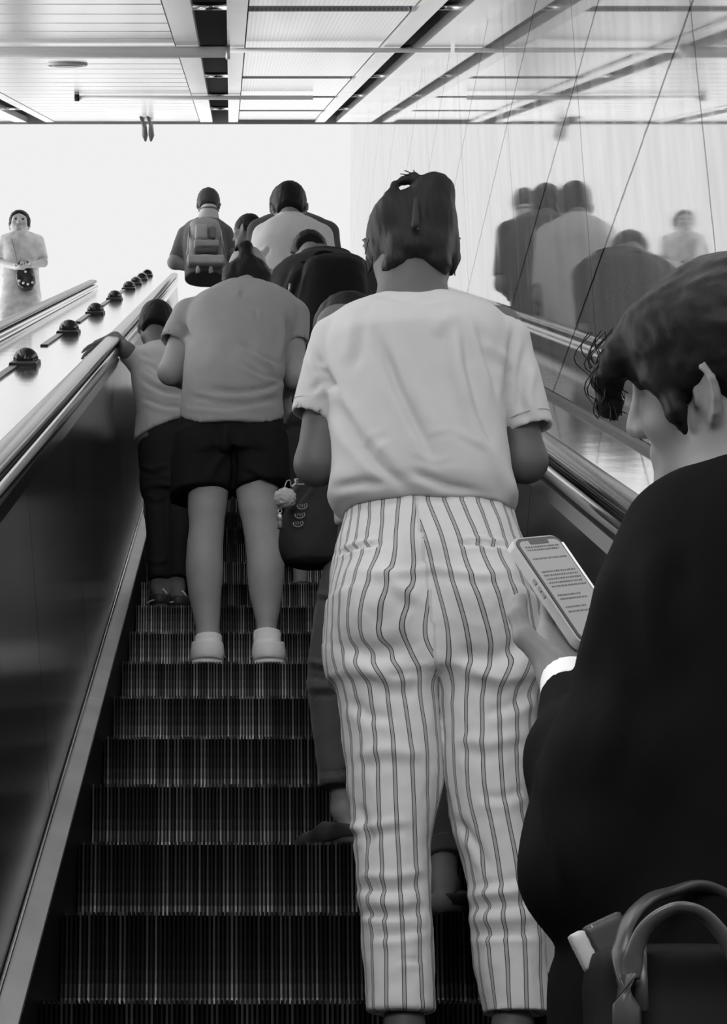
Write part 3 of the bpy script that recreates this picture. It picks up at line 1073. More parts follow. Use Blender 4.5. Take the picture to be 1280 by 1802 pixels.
def woman_striped():
    y0 = 3.43
    zf = 3.2795 * math.tan(R30)
    W = lambda px, py, dy=0: WY(px, py, y0 + dy)
    e = empty('person', (W(780, 1700)[0], y0, zf), 'woman seen from behind in pale T-shirt and striped cropped trousers, dark hair pinned up', 'person')
    hips = prow([(885, 614, 896, .098, .10), (930, 597, 914, .108, .10), (970, 587, 930, .116, .10), (1010, 581, 940, .122, .10),
                 (1060, 579, 946, .122, .095), (1110, 580, 951, .116, .095), (1150, 584, 953, .105, .09), (1190, 590, 953, .085, .08)], y0)
    legL = prow([(1090, 590, 752, .09, .085), (1150, 586, 758, .096, .085), (1200, 593, 764, .094, .085), (1300, 602, 776, .088, .082), (1380, 611, 779, .083, .08), (1440, 622, 768, .078, .076), (1500, 625, 758, .074, .072),
                 (1560, 628, 757, .072, .07), (1650, 636, 763, .07, .068), (1720, 641, 766, .068, .067), (1783, 643, 768, .066, .066)], y0)
    legR = prow([(1090, 778, 948, .09, .085), (1150, 771, 952, .096, .085), (1200, 770, 953, .094, .085), (1300, 777, 946, .088, .082), (1380, 785, 938, .083, .08), (1420, 792, 934, .08, .078), (1480, 803, 947, .076, .074), (1550, 821, 956, .072, .07),
                 (1600, 827, 958, .071, .07), (1700, 837, 963, .069, .068), (1786, 850, 971, .067, .067)], y0)
    # trousers
    cpy = [880, 960, 1000, 1120, 1180, 1240, 1300, 1480, 1600, 1780]
    cLx = [676, 672, 672, 662, 676, 684, 691, 701, 707, 713]
    rpy = [880, 950, 1015, 1085, 1160, 1240, 1290, 1380, 1500, 1600, 1780]
    cRx = [783, 810, 825, 843, 857, 848, 849, 853, 875, 887, 897]
    seam_y = [880, 960, 1050, 1130, 1380, 1500, 1800]
    seam_x = [733, 744, 757, 766, 781, 782, 806]
    def post(me, V):
        px, py, D = PX(V)
        left = px < np.interp(py, seam_y, seam_x)
        c = np.where(left, pchip(py, cpy, cLx), pchip(py, rpy, cRx))
        Xc = (c - CX) * D / F_PX
        # leg: wrap round the leg's own axis
        ext = lambda rows, i: pchip(V[:, 2], *zip(*sorted((r[0], r[i]) for r in rows)))
        ax = np.where(left, ext(legL, 1), ext(legR, 1))
        ra = np.where(left, ext(legL, 3), ext(legR, 3))
        rb = np.where(left, ext(legL, 4), ext(legR, 4))
        al = np.arctan2((V[:, 0] - ax) / ra, -(V[:, 1] - y0) / rb)
        a0 = np.arcsin(np.clip((Xc - ax) / ra, -.9, .9))
        s_leg = (al - a0) * ra
        hx, ha, hb = ext(hips, 1), ext(hips, 3), ext(hips, 4)
        ah = np.arctan2((V[:, 0] - hx) / ha, -(V[:, 1] - y0) / hb)
        s_hip = (ah - np.arcsin(np.clip((Xc - hx) / ha, -.9, .9))) * ha
        w = np.clip((py - 1090) / 130, 0, 1)
        w = w * w * (3 - 2 * w)
        u = (s_hip * (1 - w) + s_leg * w) / .0305
        u += .05 * fbm(V, (14, 14, 9), (3, 3, 3), 2)
        a = me.attributes.new('stripe', 'FLOAT', 'POINT')
        a.data.foreach_set('value', u.astype(np.float32))
    creases = [([(600, 1460), (650, 1455), (720, 1445)], 9, .006), ([(625, 1565), (690, 1568), (740, 1560)], 7, -.006), ([(632, 1608), (690, 1612), (735, 1606)], 6, -.006),
               ([(650, 1648), (700, 1645), (750, 1635)], 7, -.005), ([(700, 1690), (745, 1690)], 5, -.004), ([(630, 1540), (690, 1545), (750, 1532)], 9, .006),
               ([(640, 1590), (700, 1592), (750, 1585)], 8, .006), ([(822, 1600), (890, 1592), (955, 1588)], 8, -.007), ([(835, 1645), (900, 1644), (942, 1644)], 6, -.006),
               ([(830, 1560), (890, 1553), (955, 1533)], 9, -.006), ([(830, 1575), (900, 1572), (955, 1560)], 9, .006), ([(830, 1622), (900, 1620), (950, 1615)], 9, .006),
               ([(800, 1440), (840, 1490), (860, 1530)], 8, -.006), ([(630, 1410), (650, 1470), (640, 1500)], 8, -.005), ([(590, 975), (630, 962), (672, 957)], 4, -.006), ([(592, 967), (632, 955), (670, 950)], 4, .004),
               ([(806, 958), (850, 957), (895, 962)], 4, -.006), ([(806, 950), (850, 949), (895, 953)], 4, .004), ([(600, 1140), (660, 1150), (720, 1140)], 16, -.013), ([(800, 1150), (870, 1160), (925, 1130)], 16, -.012),
               ([(660, 1000), (700, 1030), (740, 1060)], 12, .006), ([(640, 1180), (690, 1200), (740, 1195)], 10, .007), ([(830, 1180), (880, 1200), (930, 1190)], 11, .008),
               ([(610, 1230), (650, 1260), (700, 1265)], 10, -.005), ([(850, 1260), (900, 1240), (940, 1215)], 10, -.007), ([(620, 1330), (680, 1320), (750, 1330)], 12, .005), ([(800, 1300), (860, 1310), (930, 1290)], 11, .005),
               ([(840, 1400), (880, 1405), (925, 1390)], 9, -.005), ([(625, 1005), (690, 1010), (760, 1000), (850, 1012), (910, 1005)], 8, .004)]
    P = [stack(legL, .004, e=2.1), stack(legR, .004, e=2.1), stack(hips, .045, e=2.15)]
    P += [ell(W(672, 1068, -.045), (.082, .088, .092), k=.035), ell(W(846, 1060, -.045), (.082, .088, .092), k=.035)]
    P += [seg(W(752, 985, -.150), W(766, 1120, -.150), .012, .022, .05, '-'), seg(W(766, 1125, -.15), W(779, 1375, -.12), .012, .010, .02, '-')]
    P += [seg(W(705, 1700), W(706, 1830), .052, .054, .004, '-', flat='a') if False else ell(W(706, 1800), (.048, .048, .03), k=.004, op='-'), ell(W(911, 1803), (.050, .050, .03), k=.004, op='-')]
    sculpt('trousers', P, stripe_material(), e, .0055, cloth(.0045, (11, 11, 8), creases, 3, .0012), post)
    # T-shirt
    tee = prow([(524, 672, 792, .045, .05, .05), (530, 655, 808, .058, .055, .05), (540, 625, 842, .072, .065, .045), (556, 592, 876, .088, .08, .03), (580, 572, 892, .110, .095, .015), (620, 572, 890, .122, .10), (700, 577, 891, .122, .105),
                (760, 583, 892, .125, .11), (830, 582, 900, .130, .115), (868, 577, 906, .130, .118), (890, 585, 908, .122, .115), (908, 604, 903, .108, .108)], y0)
    folds = [([(665, 585), (700, 680), (745, 770), (765, 815)], 10, -.009), ([(690, 590), (722, 680), (765, 770)], 14, .006), ([(812, 570), (825, 650), (845, 720), (880, 800), (903, 850)], 11, -.010),
             ([(838, 560), (868, 650), (884, 710)], 9, -.008), ([(800, 560), (806, 650), (820, 730)], 12, .007), ([(590, 700), (620, 760), (675, 825), (722, 862)], 11, -.010), ([(600, 690), (650, 770), (700, 820)], 13, .007),
             ([(720, 828), (790, 856), (850, 868)], 9, -.009), ([(580, 858), (640, 850), (690, 852)], 9, -.007), ([(553, 617), (573, 655), (588, 690)], 8, -.010), ([(545, 690), (572, 672), (590, 680)], 7, -.007), ([(562, 640), (575, 650)], 6, .006),
             ([(905, 570), (897, 640), (893, 720)], 7, -.009), ([(928, 600), (915, 660), (912, 730)], 8, -.007), ([(940, 640), (930, 700), (945, 740)], 8, .006), ([(625, 782), (680, 755)], 5, .0016), ([(745, 766), (800, 754)], 5, .0016),
             ([(800, 757), (860, 792)], 5, .0016), ([(690, 775), (655, 800)], 5, .0016), ([(720, 795), (770, 812), (800, 800)], 5, .0016), ([(640, 560), (632, 610), (620, 650)], 10, -.005), ([(850, 600), (900, 640)], 9, .004),
             ([(860, 770), (885, 830), (905, 880)], 10, .008), ([(660, 520), (735, 530), (800, 520)], 5, -.003), ([(760, 590), (800, 545)], 12, .004)]
    hemL = (W(549, 735, .03), W(594, 600, .02)); hemR = (W(934, 757, .03), W(884, 604, .02))
    P = [stack(tee, .02, e=2.4)]
    P += [seg(hemL[1], hemL[0], .052, .042, .012, flat='b'), seg(hemR[1], hemR[0], .054, .044, .012, flat='b')]
    P += [seg(hemL[0] + (hemL[1] - hemL[0]) * .08, hemL[0] + (hemL[0] - hemL[1]) * .1, .035, .035, .002, '-'), seg(hemR[0] + (hemR[1] - hemR[0]) * .08, hemR[0] + (hemR[0] - hemR[1]) * .1, .036, .036, .002, '-')]
    tee_o = sculpt('t_shirt', P, fabric('pale_jersey', .55), e, .0055, cloth(.004, (7, 7, 5), folds, 1, .0006))
    # collar rib
    cp = [W(664 + (800 - 664) * (.5 - .5 * math.cos(a)), 526, 0.05 - .045 * math.sin(a)) for a in np.linspace(0, math.pi, 14)]
    setpar(tube('collar', cp, .006, fabric('pale_jersey', .55), None, 8), tee_o)
    for h in (hemL, hemR):
        ax = (h[0] - h[1]) / np.linalg.norm(h[0] - h[1])
        a = np.cross(ax, [0, 1, 0]); a /= np.linalg.norm(a); b = np.cross(ax, a)
        r_ = .0436 if h is hemL else .0457
        pts = [h[0] - ax * .024 + r_ * (a * math.cos(q) + b * math.sin(q)) for q in np.linspace(0, 2 * math.pi, 40)]
        setpar(tube('sleeve_stitching', pts, .0011, mat('stitch_grey', .45, .8), None, 5), tee_o)
    # body
    J = {'H': 1.66, 'yaw': 0, 'toe': np.array([0, 1.0, 0])}
    J.update(shL=W(596, 575, .02), shR=W(880, 578, .02), elL=W(557, 817, .05), elR=W(925, 812, .05), wrL=W(640, 790, .24), wrR=W(840, 790, .24),
             hipL=W(680, 1010), hipR=W(845, 1010), knL=W(692, 1480, .0), knR=W(876, 1490, .0), anL=W(712, 1800, -.01), anR=W(902, 1803, -.01),
             neck=W(726, 520, .05), head=W(724, 440, .11))
    for s, px in (('L', 710), ('R', 900)):
        J['heel' + s] = np.array([W(px, 1800)[0], y0 - .075, zf])
    R = frame_of((0.03, .82, -.50))
    P = [stack(tee, grow=-.016, e=2.4), stack(hips, .03, grow=-.014), stack(legL, .003, grow=-.016), stack(legR, .003, grow=-.016),
         plane(W(740, 1765), (0, 0, -1))]
    sk = skin('skin_deep', .105)
    body_of(J, e, sk, 1.0, R, .006, torso=tee, legs=P[1:], arm_r=(.045, .040, .028), leg_r=(.07, .05, .037), extra=[seg(W(726, 455, .075), W(726, 560, .03), .060, .070, .03)],
            hand_cfg={'L': dict(d=(.5, .8, .3), palm=(.6, -.2, .7)), 'R': dict(d=(-.5, .8, .3), palm=(-.6, -.2, .7))})
    shoes(J, e, mat('tan_leather', .30, .5), M_sole, .24, .95, .05)
    # hair, pinned up with a loop at the crown
    c = J['head']
    L = lambda v: A3(c) + R @ A3(v)
    P = [ell(W(722, 425, .09), (.084, .10, .088), None, .02), ell(W(752, 372, .06), (.050, .06, .066), None, .03), ell(W(693, 400, .08), (.046, .07, .066), None, .03),
         ell(W(770, 408, .06), (.034, .06, .085), None, .03), ell(W(735, 440, .015), (.064, .045, .045), None, .03),
         ell(W(668, 445, .08), (.015, .03, .034), None, .02), ell(W(793, 448, .08), (.017, .03, .045), None, .02)]
    P += [plane(W(728, 462, 0.0), (0, -.55, -1), '&', .012)]
    P += [ell(W(695, 468, .02), (.026, .035, .020), None, .018), ell(W(768, 468, .02), (.030, .035, .022), None, .018)]
    P += chain([W(668, 430, .10), W(652, 455, .10), W(650, 478, .11)], [.010, .007, .003], .01)
    P += chain([W(797, 430, .09), W(800, 455, .09), W(795, 478, .10)], [.012, .010, .004], .01)
    hook = [(688, 345), (697, 328), (712, 317), (728, 313), (738, 325), (737, 350)]
    P += chain([W(a, b, .06) for a, b in hook], [.014, .009, .008, .010, .013, .016], .01)
    P += [ell(W(765, 338, .05), (.040, .045, .038), None, .02)]
    P += [ell(W(713, 330, .06), (.014, .09, .0075), None, .004, '-')]
    P += [seg(W(737, 330, -.035), W(733, 410, -.055), .006, .007, .012, '-')]
    h = sculpt('hair', P, HAIR, e, .0042, strand_noise(.0014, (120, 40, 14), 4))
    rnd = random.Random(3)
    st = []
    for (a, b) in [((735, 316), (705, 306)), ((733, 314), (712, 300)), ((738, 314), (720, 303)), ((740, 316), (728, 299)), ((798, 370), (806, 402)), ((800, 380), (803, 405)), ((656, 450), (648, 480)), ((654, 455), (655, 484)), ((796, 450), (801, 485)), ((650, 420), (643, 448))]:
        m_ = ((a[0] + b[0]) / 2 + rnd.uniform(-4, 4), (a[1] + b[1]) / 2 - rnd.uniform(0, 5))
        setpar(tube('hair_strand', spline([W(*a, .05), W(*m_, .05), W(*b, .05)], 4), .0011, HAIR, None, 5), h)
    clip = sculpt('hair_clip', [seg(W(733, 350, -.014), W(731, 396, -.036), .005, .008, .006), ell(W(737, 403, -.046), (.004, .004, .004), k=.004)], mat('clip_grey', .012, .7), e, .003)
    return e
woman_striped()

# ------------------------------------------------------------------ 2. the woman in grey T-shirt and black shorts
def woman_shorts():
    y0 = 6.17
    zf = 6.0728 * math.tan(R30)
    W = lambda px, py, dy=0: WY(px, py, y0 + dy)
    e = empty('person', (W(410, 1100)[0], y0, zf), 'woman in grey T-shirt and black shorts with bare legs, white socks and white shoes', 'person')
    tee = prow([(500, 398, 470, .06, .06, .12), (512, 372, 498, .08, .07, .11), (530, 342, 520, .11, .09, .10), (558, 324, 527, .14, .11, .08), (600, 326, 512, .155, .13, .05), (640, 324, 503, .155, .15, .02), (680, 321, 499, .155, .16),
                (705, 318, 499, .155, .16), (725, 317, 499, .15, .155), (745, 318, 499, .165, .16), (775, 318, 499, .165, .16)], y0)
    folds = [([(375, 685), (420, 690), (470, 683), (500, 670)], 4, -.012), ([(340, 690), (380, 700), (440, 703), (495, 692)], 4, .010), ([(420, 600), (460, 625), (490, 640)], 4, -.010), ([(425, 640), (465, 660), (500, 668)], 4, -.010), ([(440, 610), (480, 650)], 5, .008),
             ([(322, 570), (330, 590), (336, 600)], 4, -.012), ([(506, 555), (508, 590), (500, 640)], 5, -.014), ([(456, 545), (458, 560)], 3, .010), ([(428, 510), (422, 525)], 3, -.006), ([(330, 712), (400, 718), (480, 705)], 4, -.006)]
    hl, hr = W(304, 604, .06), W(523, 604, .08)
    P = [stack(tee, .02, e=2.3), plane(W(408, 733), (0, .62, -1), '&', .004), seg(W(332, 556, .08), hl, .062, .050, .015, flat='b'), seg(W(516, 556, .09), hr, .060, .040, .015, flat='b')]
    P += [seg(hl + (W(332, 556, .08) - hl) * .12, hl - (W(332, 556, .08) - hl) * .1, .040, .040, .002, '-'), seg(hr + (W(516, 556, .09) - hr) * .12, hr - (W(516, 556, .09) - hr) * .1, .032, .032, .002, '-')]
    t = sculpt('t_shirt', P, fabric('grey_jersey', .33), e, .0085, cloth(.006, (6, 6, 5), folds, 5, .001))
    legL = prow([(800, 326, 404, .08, .08), (845, 333, 405, .075, .07), (870, 331, 402, .07, .066), (900, 331, 398, .064, .062, -.004), (925, 333, 395, .06, .06), (960, 329, 393, .066, .055, -.01), (1000, 327, 393, .068, .052, -.015),
                 (1040, 331, 390, .06, .05, -.01), (1080, 339, 388, .048, .046), (1110, 345, 387, .040, .042), (1150, 347, 388, .038, .044)], y0 - .02)
    legR = prow([(800, 410, 492, .08, .08), (845, 413, 491, .075, .07), (870, 416, 490, .07, .066), (900, 421, 491, .064, .062, -.004), (925, 427, 493, .06, .06), (960, 432, 498, .066, .055, -.01), (1000, 435, 501, .068, .052, -.015),
                 (1040, 438, 498, .06, .05, -.01), (1080, 447, 492, .048, .046), (1105, 452, 488, .040, .042), (1150, 453, 489, .038, .044)], y0 - .02)
    J = {'H': 1.6, 'yaw': 0, 'toe': np.array([0, 1.0, 0])}
    J.update(shL=W(335, 556, .09), shR=W(512, 556, .09), elL=W(301, 655, .06), elR=W(518, 662, .10), wrL=W(368, 690, .26), wrR=W(503, 688, .24), hipL=W(370, 800), hipR=W(450, 800), knL=W(365, 910), knR=W(455, 910),
             anL=W(367, 1135), anR=W(470, 1130), neck=W(433, 506, .13), head=W(436, 484, .24))
    J['heelL'] = np.array([W(367, 1140)[0], 6.085, zf])
    J['heelR'] = np.array([W(471, 1140)[0], 6.085, zf])
    R = frame_of((0.0, .62, -.78))
    body_of(J, e, SK_PALE, .95, R, .008, torso=tee, legs=[stack(legL, .01, e=2.0), stack(legR, .01, e=2.0)], arm_r=(.052, .046, .028),
            hand_cfg={'R': dict(d=(.1, .5, -.6), palm=(-.8, .3, 0), s=.9)})
    sh = [stack(prow([(712, 322, 493, .13, .14), (745, 316, 500, .142, .15), (790, 309, 505, .148, .145), (815, 306, 507, .145, .14)], y0), .03, e=2.3),
          stack(prow([(770, 309, 412, .13, .12), (830, 302, 413, .125, .115), (886, 296, 409, .12, .11)], y0), .02, e=2.3), stack(prow([(770, 404, 506, .13, .12), (830, 405, 510, .125, .115), (880, 412, 514, .12, .11)], y0), .012, e=2.3),
          plane(W(350, 874), (.10, 0.0, -1), '&')]
    fo = [([(400, 740), (390, 800), (360, 850)], 7, .014), ([(408, 760), (412, 820), (408, 860)], 6, -.016), ([(430, 820), (470, 840), (505, 860)], 5, .010), ([(440, 750), (470, 800)], 8, .008)]
    sculpt('shorts', sh, fabric('black_twill', .016), e, .0085, cloth(.006, (6, 6, 4), fo, 8, .001))
    for q, rows in (('L', legL), ('R', legR)):
        zt = W(400, 1122 if q == 'L' else 1114)[2]
        x, y = J['an' + q][0], y0 - .02
        sculpt('sock', [stack([(zt, x, y, .045, .047, .049), (zt - .03, x, y, .045, .046, .048), (zf + .03, x, y + .01, .043, .046, .06)], e=2.0)], M_white, e, .005, strand_noise(.0015, (20, 20, 90)))
    for q in 'LR':
        up, so = shoe_prims(J['heel' + q], (-.08 if q == 'L' else .08, 1, 0), .235, 1.32, .080)
        o = sculpt('shoe', up, mat('white_leather', .82, .5), e, .005)
        setpar(sculpt('sole', so, mat('white_rubber', .85, .5), None, .005), o)
        hp = J['heel' + q]
        pts = [hp + np.array([.052 * math.cos(a), .045 - .05 * math.sin(a), .030]) for a in np.linspace(0, math.pi, 15)]
        setpar(tube('heel_strap', pts, .006, mat('strap_grey', .34, .6), None, 8, 1.0), o)
    c = J['head']
    P = [ell(W(436, 486, .22), (.084, .10, .066), k=.02), ell(W(436, 492, .16), (.080, .06, .052), k=.03), ell(W(462, 500, .15), (.034, .04, .05), k=.03), ell(W(408, 488, .16), (.034, .04, .05), k=.03)]
    P += [plane(W(436, 513, .12), (0, -.2, -1), '&', .01), ell(W(428, 520, .11), (.05, .06, .030), k=.02, op='-')]
    P += [seg(W(434, 470, .16), W(433, 438, .16), .030, .024, .014), ell(W(432, 434, .16), (.028, .028, .022), k=.008), seg(W(424, 430, .16), W(414, 440, .16), .011, .006, .008)]
    h = sculpt('hair', P, HAIR, e, .0055, strand_noise(.003, (50, 30, 20), 2))
    setpar(sculpt('hair_tie', [ell(W(436, 430, .145), (.007, .006, .007))], mat('tie_silver', .7, .2), None, .003), h)
woman_shorts()

# ------------------------------------------------------------------ 3. the small boy at the left handrail
def boy():
    y0 = 7.02
    yE = 3.6795 + .4 * 8
    zf = yE * math.tan(R30)
    W = lambda px, py, dy=0: WY(px, py, y0 + dy)
    e = empty('person', (W(290, 1000)[0], y0, zf), 'small boy in light T-shirt and dark trousers reaching his left hand over the left handrail', 'person')
    tee = prow([(606, 262, 300, .05, .05, .05), (616, 240, 318, .065, .06, .05), (630, 230, 333, .085, .075, .04), (660, 230, 338, .10, .09, .03), (700, 236, 338, .105, .10), (735, 240, 338, .11, .11), (765, 238, 338, .11, .11), (790, 232, 338, .115, .11)], y0)
    fo = [([(258, 640), (290, 660), (325, 672)], 4, -.009), ([(250, 670), (290, 690), (325, 695)], 4, -.008), ([(250, 700), (290, 715), (325, 718)], 4, -.008), ([(250, 655), (280, 676), (325, 684)], 5, .007), ([(236, 720), (240, 750), (238, 775)], 4, .006), ([(246, 622), (270, 632)], 4, -.006)]
    s0, hemp = W(240, 632, .03), W(222, 618, .02)
    P = [stack(tee, .02), plane(W(262, 768), (.45, 0.15, -1), '&', .004), seg(s0, hemp, .050, .040, .02, flat='b'), seg(W(322, 632, .03), W(330, 668, .05), .05, .05, .02, flat='b')]
    sculpt('t_shirt', P, fabric('light_jersey', .56), e, .008, cloth(.004, (8, 8, 6), fo, 2, .001))
    J = {'H': 1.18, 'yaw': 0, 'toe': np.array([0.25, .95, 0])}
    J.update(shL=W(240, 630, .03), shR=W(320, 632, .03), elL=W(222, 617, .0), elR=W(332, 700, .06), wrL=W(203, 594, .06), wrR=W(320, 715, .16), hipL=W(272, 800), hipR=W(310, 800), knL=W(275, 900), knR=W(308, 900), anL=W(281, 1035), anR=W(310, 1035),
             neck=W(280, 606, .05), head=W(277, 576, .08))
    J['heelL'] = np.array([W(279, 1040)[0], yE + .03, zf])
    J['heelR'] = np.array([W(312, 1040)[0], yE + .05, zf])
    R = frame_of((.12, .92, -.30))
    body_of(J, e, SK_DARK, .82, R, .006, torso=tee, arm_r=(.050, .045, .036), leg_r=(.09, .06, .045), hand_cfg={'L': dict(d=(-.75, .45, -.18), palm=(0, .1, -1), side=(0, 1, .2), curl=.22, s=.95, spread=.22)})
    tr = [stack(prow([(735, 248, 335, .085, .09), (758, 245, 335, .095, .10), (790, 244, 336, .105, .10), (830, 246, 336, .10, .095), (870, 250, 336, .09, .09)], y0), .02),
          stack(prow([(840, 247, 302, .075, .075), (900, 254, 300, .068, .068), (960, 257, 299, .062, .062), (1022, 262, 300, .06, .06)], y0), .015), stack(prow([(840, 288, 336, .075, .075), (900, 290, 335, .068, .068), (960, 293, 332, .062, .062), (1020, 296, 330, .06, .06)], y0), .01)]
    fo = [([(246, 820), (270, 828), (300, 815)], 4, .01), ([(250, 850), (280, 842), (305, 850)], 4, -.01), ([(256, 985), (280, 990), (298, 982)], 4, .008), ([(256, 870), (275, 880), (300, 868)], 4, .008)]
    sculpt('trousers', tr, fabric('charcoal_cloth', .030), e, .008, cloth(.006, (7, 7, 6), fo, 6))
    for q in 'LR':
        up, so = shoe_prims(J['heel' + q], (.3, 1, 0), .20, .95, .06)
        o = sculpt('shoe', up, mat('shoe_dark', .035, .5), e, .005)
        setpar(sculpt('sole', so, mat('sole_dark', .06, .6), None, .005), o)
        hp = J['heel' + q]
        setpar(tube('white_stripe', spline([hp + np.array([.02, -.012, .070]), hp + np.array([.035, .005, .055]), hp + np.array([.042, .03, .026])], 5), .0045, M_white, None, 6), o)
        setpar(tube('heel_piping', [hp + np.array([.042 * math.cos(a), .035 - .042 * math.sin(a), .018 + .012 * math.sin(a)]) for a in np.linspace(0.3, math.pi - .3, 11)], .003, M_white, None, 6), o)
    sculpt('hair', cap_hair(J['head'], R, .82, .008, .045, -.075, .5), HAIR, e, .005, strand_noise(.002, (60, 60, 40), 1))
boy()

# ------------------------------------------------------------------ 4. the woman in black at the right
def woman_black():
    y0 = 1.78
    zf = (Y_E - 2.0) * math.tan(R30)
    W = lambda px, py, dy=0: WY(px, py, y0 + dy)
    e = empty('person', (W(1260, 1700)[0], y0, zf), 'woman in loose black top at the right edge, hair pulled back, holding a phone', 'person')
    TL, TR, BL = WD(903, 950, 2.10), WD(988, 973, 2.12), WD(1012, 1112, 2.035)
    ly = TL - BL; ly /= np.linalg.norm(ly)
    lx = (TR - TL) - ly * ((TR - TL) @ ly); lx /= np.linalg.norm(lx)
    nz = np.cross(lx, ly)
    if nz[1] > 0:
        nz = -nz
    Rp = np.stack([lx, ly, nz], 1)
    tee = prow([(840, 1215, 1385, .07, .06), (858, 1165, 1430, .085, .075), (885, 1130, 1455, .10, .085), (930, 1105, 1470, .11, .095), (1000, 1085, 1480, .115, .10), (1060, 1066, 1485, .115, .11), (1200, 1050, 1490, .115, .12), (1400, 1050, 1495, .12, .125), (1560, 1050, 1495, .12, .125), (1640, 1000, 1495, .12, .125), (1720, 972, 1495, .125, .125), (1960, 966, 1490, .13, .13)], y0)
    eL, wL = W(1040, 1535, -.04), W(1004, 1212, .13)
    sleeve = chain([W(1222, 950, -.01), W(1152, 1130, -.04), W(1082, 1350, -.05), eL], [.064, .056, .056, .054], .03) + chain([eL, W(1016, 1340, .03), wL], [.056, .044, .030], .03, flat='b')
    fo = [([(1090, 960), (1060, 1080), (1030, 1200)], 22, .008), ([(1200, 950), (1180, 1100), (1190, 1250)], 26, -.010), ([(960, 1350), (975, 1450), (1000, 1560)], 14, .008), ([(1100, 1000), (1130, 1200), (1100, 1400)], 24, -.008)]
    sculpt('black_top', [stack(tee, .02, e=2.3), sleeve], fabric('black_knit', .006), e, .007, cloth(.006, (6, 6, 4), fo, 4, .001))
    # white inner cuff
    d = (wL - W(1016, 1340, .03)); d /= np.linalg.norm(d)
    sculpt('white_cuff', [seg(wL - d * .02, wL + d * .016, .0305, .029, flat='ab')], M_white, e, .003)
    J = {'H': 1.6, 'yaw': .5, 'toe': np.array([-.4, .9, 0])}
    J.update(shL=W(1222, 950), shR=W(1420, 935), elL=eL, elR=W(1440, 1480), wrL=wL + d * .014 - nz * .010, wrR=W(1400, 1600, .2), hipL=W(1200, 1800), hipR=W(1400, 1800), neck=W(1300, 850, .0), head=W(1274, 668, -.01))
    for s, x in (('L', .52), ('R', .68)):
        J['hip' + s] = np.array([x, y0, zf + .82]); J['kn' + s] = np.array([x, y0 + .01, zf + .45]); J['an' + s] = np.array([x, y0, zf + .08]); J['heel' + s] = np.array([x - .01 if s == 'L' else x - .08, y0 - .04, zf])
    if True:
        J['hipL'][0], J['knL'][0], J['anL'][0], J['heelL'][0] = .41, .41, .41, .41
        J['hipR'][0], J['knR'][0], J['anR'][0], J['heelR'][0] = .505, .505, .505, .505
    R = frame_of((-.80, .60, .03), roll=.44)
    body_of(J, e, skin('skin_warm', .24), .86, R, .0042, torso=tee, arm_r=(.045, .040, .025), extra=[],
            hand_cfg={'L': dict(d=ly * 1.0 + lx * .95 - nz * .16, palm=nz, side=-lx, curl=.5, curls=[.10, .10, .12, .14], s=.90, spread=.04, thumb=.55)})
    tr = [stack([(zf + .92, .458, y0, .115, .10, .10), (zf + .80, .458, y0, .122, .10, .10)], .02), chain([J['hipL'], J['knL'], J['anL']], [.070, .058, .052], .02), chain([J['hipR'], J['knR'], J['anR']], [.070, .058, .052], .02)]
    sculpt('trousers', tr, M_black, e, .010)
    shoes(J, e, M_black, M_sole, .24)
    c, s = J['head'], .90
    L = lambda v: A3(c) + R @ (A3(v) * s)
    P = [ell(L((0, -.016, .040)), A3((.088, .108, .096)) * s, R, .02), ell(L((0, -.075, -.005)), A3((.06, .05, .055)) * s, R, .03), ell(L((-.045, .03, .055)), A3((.040, .060, .050)) * s, R, .03)]
    P.append(plane(L((0, .080, .004)), R @ A3((0, .8, -.62)), '&', .015))
    P.append(plane(L((0, -.02, -.04)), R @ A3((0, .10, -1)), '&', .012))
    P.append(ell(L((-.088, -.006, -.030)), A3((.03, .024, .034)) * s, R, .010, '-'))
    P += chain([L((-.062, .085, .055)), L((-.055, .108, .035)), L((-.045, .116, .005)), L((-.038, .118, -.012))], [.016, .014, .011, .006], .01)
    P += chain([L((-.075, .045, .02)), L((-.082, .030, -.02)), L((-.078, .026, -.045))], [.012, .008, .003], .012)
    h = sculpt('hair', P, HAIR, e, .0045, strand_noise(.0035, (26, 60, 40), 9))
    rnd = random.Random(11)
    for i in range(44):                                 # curly wisps at the forehead
        a = A3((-.05 + rnd.uniform(-.02, .03), .098 + rnd.uniform(-.01, .012), .055 + rnd.uniform(-.02, .03)))
        pts = []
        ph, rr = rnd.uniform(0, 6), rnd.uniform(.004, .010)
        for k in range(9):
            q = k / 8
            pts.append(L(a + A3((rr * math.sin(ph + 6 * q), .022 * math.sin(q * 2.4) + rr * math.cos(ph + 6 * q), -.055 * q))))
        setpar(tube('hair_wisp', pts, .00065, HAIR, None, 4), h)
    # phone in the left hand
    PW, PH = .066, .140
    O = TL + lx * PW / 2 - ly * PH / 2
    p = empty('smartphone', O, 'smartphone in pale case with text on screen, held by the woman in black', 'phone')
    def plate(name, x0, x1, y0_, y1, z0, z1, m, par, r=.009, seg_=6):
        pts = []
        for (cx_, cy_, a0) in ((x1 - r, y1 - r, 0), (x0 + r, y1 - r, 90), (x0 + r, y0_ + r, 180), (x1 - r, y0_ + r, 270)):
            for k in range(seg_ + 1):
                a = math.radians(a0 + 90 * k / seg_)
                pts.append((cx_ + r * math.cos(a), cy_ + r * math.sin(a)))
        n = len(pts)
        vs = [O + Rp @ A3((x, y, z)) for z in (z0, z1) for x, y in pts]
        fs = [tuple(range(n)), tuple(n + j for j in reversed(range(n)))] + [(j, (j + 1) % n, n + (j + 1) % n, n + j) for j in range(n)]
        o = link(name, vs, fs, m, par)
        fix(o)
        return o
    plate('case', -PW / 2 - .003, PW / 2 + .0008, -PH / 2 - .002, PH / 2 + .002, -.012, -.0005, mat('case_clear', .50, .3), p, .011)
